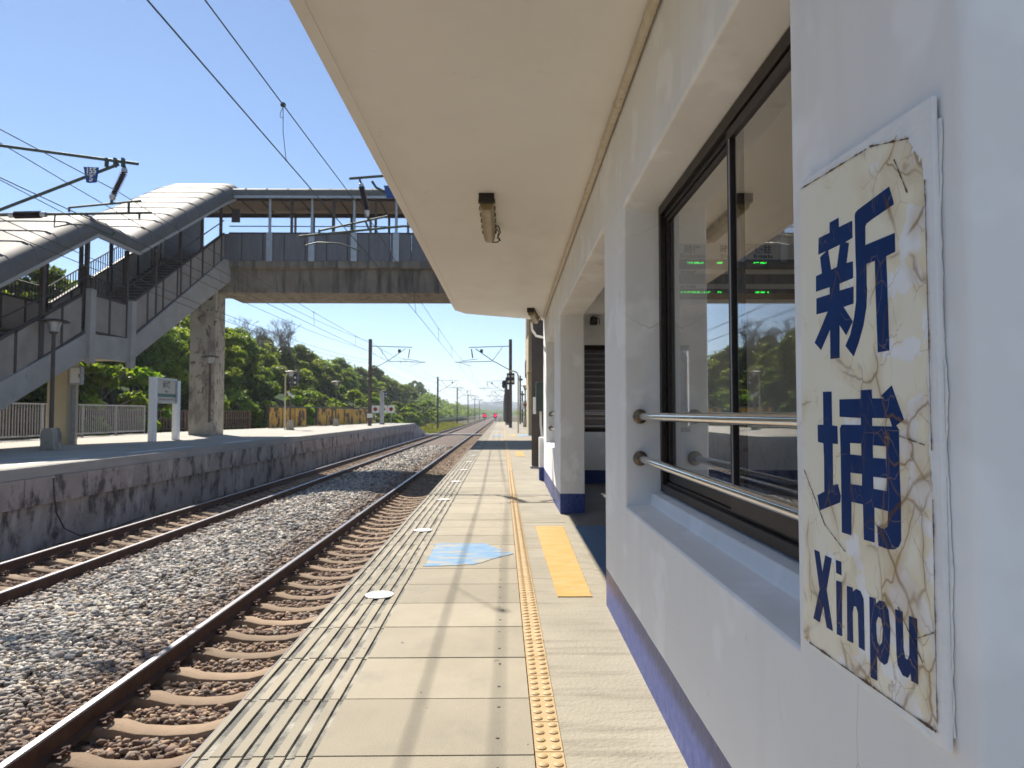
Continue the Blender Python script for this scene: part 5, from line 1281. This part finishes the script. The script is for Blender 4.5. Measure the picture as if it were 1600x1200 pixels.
protos = [tree_proto(1, 7.6, 3.1, LEAFM, 25000, .14, '', nc=26), tree_proto(2, 8.4, 3.3, LEAFD, 26000, .135, '', nc=28), tree_proto(3, 6.6, 2.9, LEAFM, 23000, .15, '', nc=24),
          tree_proto(4, 7.8, 3.0, LEAFD, 25000, .15, '', nc=26, low=.25), tree_proto(5, 5.2, 2.6, LEAFL, 16000, .15, '', nc=18, low=.2)]
shr = [tree_proto(11, 2.6, 1.7, LEAFL, 7000, .15, '', 'shrub', 9, .1), tree_proto(12, 3.2, 1.9, LEAFM, 8000, .15, '', 'shrub', 9, .1), tree_proto(13, 2.2, 1.6, LEAFL, 6000, .17, '', 'shrub', 8, .1)]
for s in shr: s['category'] = 'shrub'
used = set()
def put(p, x, y, z, sc, rz, label, group):
    if p.name not in used: used.add(p.name); t = p; t.location = (x, y, z); t.rotation_euler = (0, 0, rz); t['label'] = label
    else: t = dup(p, (x, y, z), rz, label)
    t.scale = (sc, sc, sc * random.uniform(.92, 1.1)); t['group'] = group; return t
def gz(x, y):
    k = 1.0 + .35 * max(0, min(1, (y - 90) / 120)) - .75 * max(0, min(1, (y - 280) / 130))
    return float(np.interp(-x, -xs, hz)) * k
g = random.Random(3)
# belt B: the tree line that meets the sky
y = 17.0; i = 0
while y < 175:
    x = -22.5 + g.uniform(-1.2, 1.2) - (1.5 if y > 90 else 0)
    k = 1.0
    lb = 'leafy green tree behind the covered staircase' if y < 33 else ('green tree on the slope right of the stained column' if y < 62 else 'distant green tree on the slope beside the line')
    put(protos[g.choice([0, 1, 1, 2, 3])], x, y, gz(x, y) - .3, k * g.uniform(.78, 1.0), g.uniform(0, 6), lb, G)
    y += g.uniform(3.0, 4.0) * (1 if y < 70 else 1.5); i += 1
# belt C behind
y = 20.0
while y < 260:
    x = -30 + g.uniform(-2, 2)
    put(protos[g.choice([0, 1, 2, 3])], x, y, gz(x, y) - .6, g.uniform(.75, .98), g.uniform(0, 6), 'tree at the back of the wooded slope against the sky', G)
    y += g.uniform(4.5, 6) * (1 if y < 90 else 1.6)
# belt A: lower bright growth right behind the fences
y = 15.0
while y < 150:
    x = -19.2 + g.uniform(-.7, .7) + (2.0 if y > 52 else 0) + (2.2 if y > 72 else 0)
    if y < 72: p = g.choice([shr[0], shr[1], shr[2], protos[4]])
    else: p = g.choice([shr[0], shr[1], shr[2], shr[1]])
    sc = g.uniform(.95, 1.35) * (.62 if p is protos[4] else 1) * (1.25 if 28 < y < 46 else 1)
    isS = p in shr
    lb = ('bright shrub just behind the platform fence' if y < 45 else ('bright shrub behind the orange panel wall' if y < 68 else 'low roadside shrub beyond the far platform'))
    if not isS: lb = 'small light green tree just behind the platform fence' if y < 45 else 'small light green tree beyond the orange wall'
    put(p, x, y, max(-.6, gz(x, y) - .4) , sc, g.uniform(0, 6), lb, 'low growth behind the far platform')
    y += g.uniform(1.7, 2.5) * (1 if y < 72 else 1.6)
# bare grey trees against the sky
def bare(loc, h, seed, label):
    t = thing('bare_tree', label, 'tree', loc, 0, 'bare trees on the ridge'); g2 = random.Random(seed); m = MB(); tw = MB()
    def grow(mm, p, d, L, r, dep):
        e = p + d * L; mid = p + d * L * .5 + Vector((g2.uniform(-1, 1), g2.uniform(-1, 1), 0)) * L * .06
        (m if dep > 3 else tw).tube([p, mid, e], r, 5 if dep > 2 else 3, r1=r * .65)
        if dep == 0: return
        for k2 in range(3 if dep > 1 else 4):
            q = Vector((g2.uniform(-1, 1), g2.uniform(-1, 1), g2.uniform(-.1, .5))).normalized()
            grow(mm, p + d * L * g2.uniform(.6, 1), (d + q * .75).normalized(), L * g2.uniform(.62, .8), r * .6, dep - 1)
    grow(m, Vector((0, 0, -.5)), Vector((0, 0, 1)), h * .32, h * .020, 6)
    m.build('trunk', TWIG, t); tw.build('twigs', TWIG, t); return t
bare((-20.6, 71, 3.5), 8.8, 4, 'bare grey tree standing above the ridge left of the mast')
bare((-25.2, 72, 4.6), 8.4, 9, 'fainter bare tree on the ridge nearer the bridge column')
# woods too far to count, one mass
cl = []
for i in range(420):
    yq = 165 + 900 * (i / 420) ** 1.6; xq = -24 - g.random() * 60 + (yq - 165) * .012 
    cl.append((xq, yq, gz(max(xq, -99), min(yq, 419)) + g.uniform(.5, 3.2), g.uniform(2.5, 4.2)))
for i in range(150):
    yq = 160 + 500 * (i / 150) ** 1.3; cl.append((g.uniform(-26, -17.5), yq, gz(-20, min(yq, 419)) + g.uniform(0, 1.2), g.uniform(1.6, 2.8)))
for i in range(160):
    yq = 120 + 900 * (i / 160) ** 1.5; cl.append((9 + g.random() * 40 , yq, g.uniform(-.5, 2), g.uniform(2.5, 4.5)))
for i in range(90):
    yq = 420 + 800 * (i / 90); cl.append((g.uniform(-22, 18) * (1 + (yq - 420) / 500), yq * 1.35 + 200, g.uniform(-1.5, 2.5), g.uniform(4, 7)))
o = crown('distant_wood', LEAFD, cl, 150000, .48, 77); tag(o, 'far green woods closing the view down the line', 'woodland', kind='stuff')
# rough grass along the foot of the slope and round the platform end
nb = 60000; gg = np.random.default_rng(9)
yv = 10 + 150 * gg.random(nb) ** 1.3; xv = np.where(yv < 66, gg.uniform(-19.5, -16.6, nb), gg.uniform(-17.5, -9.0, nb)); xv = np.where((yv > 40) & (yv < 66), gg.uniform(-18, -12.8, nb), xv)
hgt = gg.uniform(.15, .55, nb) * (1 + .5 * np.sin(xv * 1.3) * np.sin(yv * .7)) * np.where(xv > -10.8, .45, 1); an = gg.uniform(0, 6.28, nb)
z0 = np.interp(-xv, -xs, hz); z0 = np.where(xv > -16.9, np.where(yv < 66, -.6, -1.35), z0) - .05
wv = .03 + yv * .0006; dx, dy = np.cos(an), np.sin(an); le = gg.normal(0, .18, (nb, 2)) * hgt[:, None]
V = np.stack([np.stack([xv - dx * wv, yv - dy * wv, z0], 1), np.stack([xv + dx * wv, yv + dy * wv, z0], 1), np.stack([xv + le[:, 0] + dx * wv * .3, yv + le[:, 1], z0 + hgt], 1), np.stack([xv + le[:, 0] - dx * wv * .6, yv + le[:, 1], z0 + hgt * .95], 1)], 1).reshape(-1, 3)
o = quadmesh('grass', V, GRASSM, fverts=np.arange(nb * 4).reshape(-1, 4)); tag(o, 'rough yellow green grass at the foot of the wooded slope', 'grass', kind='stuff')

# thin air between here and the hills
m = MB(); m.box(-1500, 1500, -120, 3600, -3.2, 75)
hzm = bpy.data.materials.new('haze_air'); hzm.use_nodes = True; hn = hzm.node_tree.nodes; hn.clear()
ho = hn.new('ShaderNodeOutputMaterial'); hv = hn.new('ShaderNodeVolumePrincipled')
hv.inputs['Color'].default_value = (.80, .88, 1, 1); hv.inputs['Density'].default_value = .00045; hv.inputs['Anisotropy'].default_value = .2
hzm.node_tree.links.new(hv.outputs[0], ho.inputs['Volume'])
tag(m.build('haze', hzm), 'faint pale air that fades the far woods and hills', 'haze', kind='stuff')
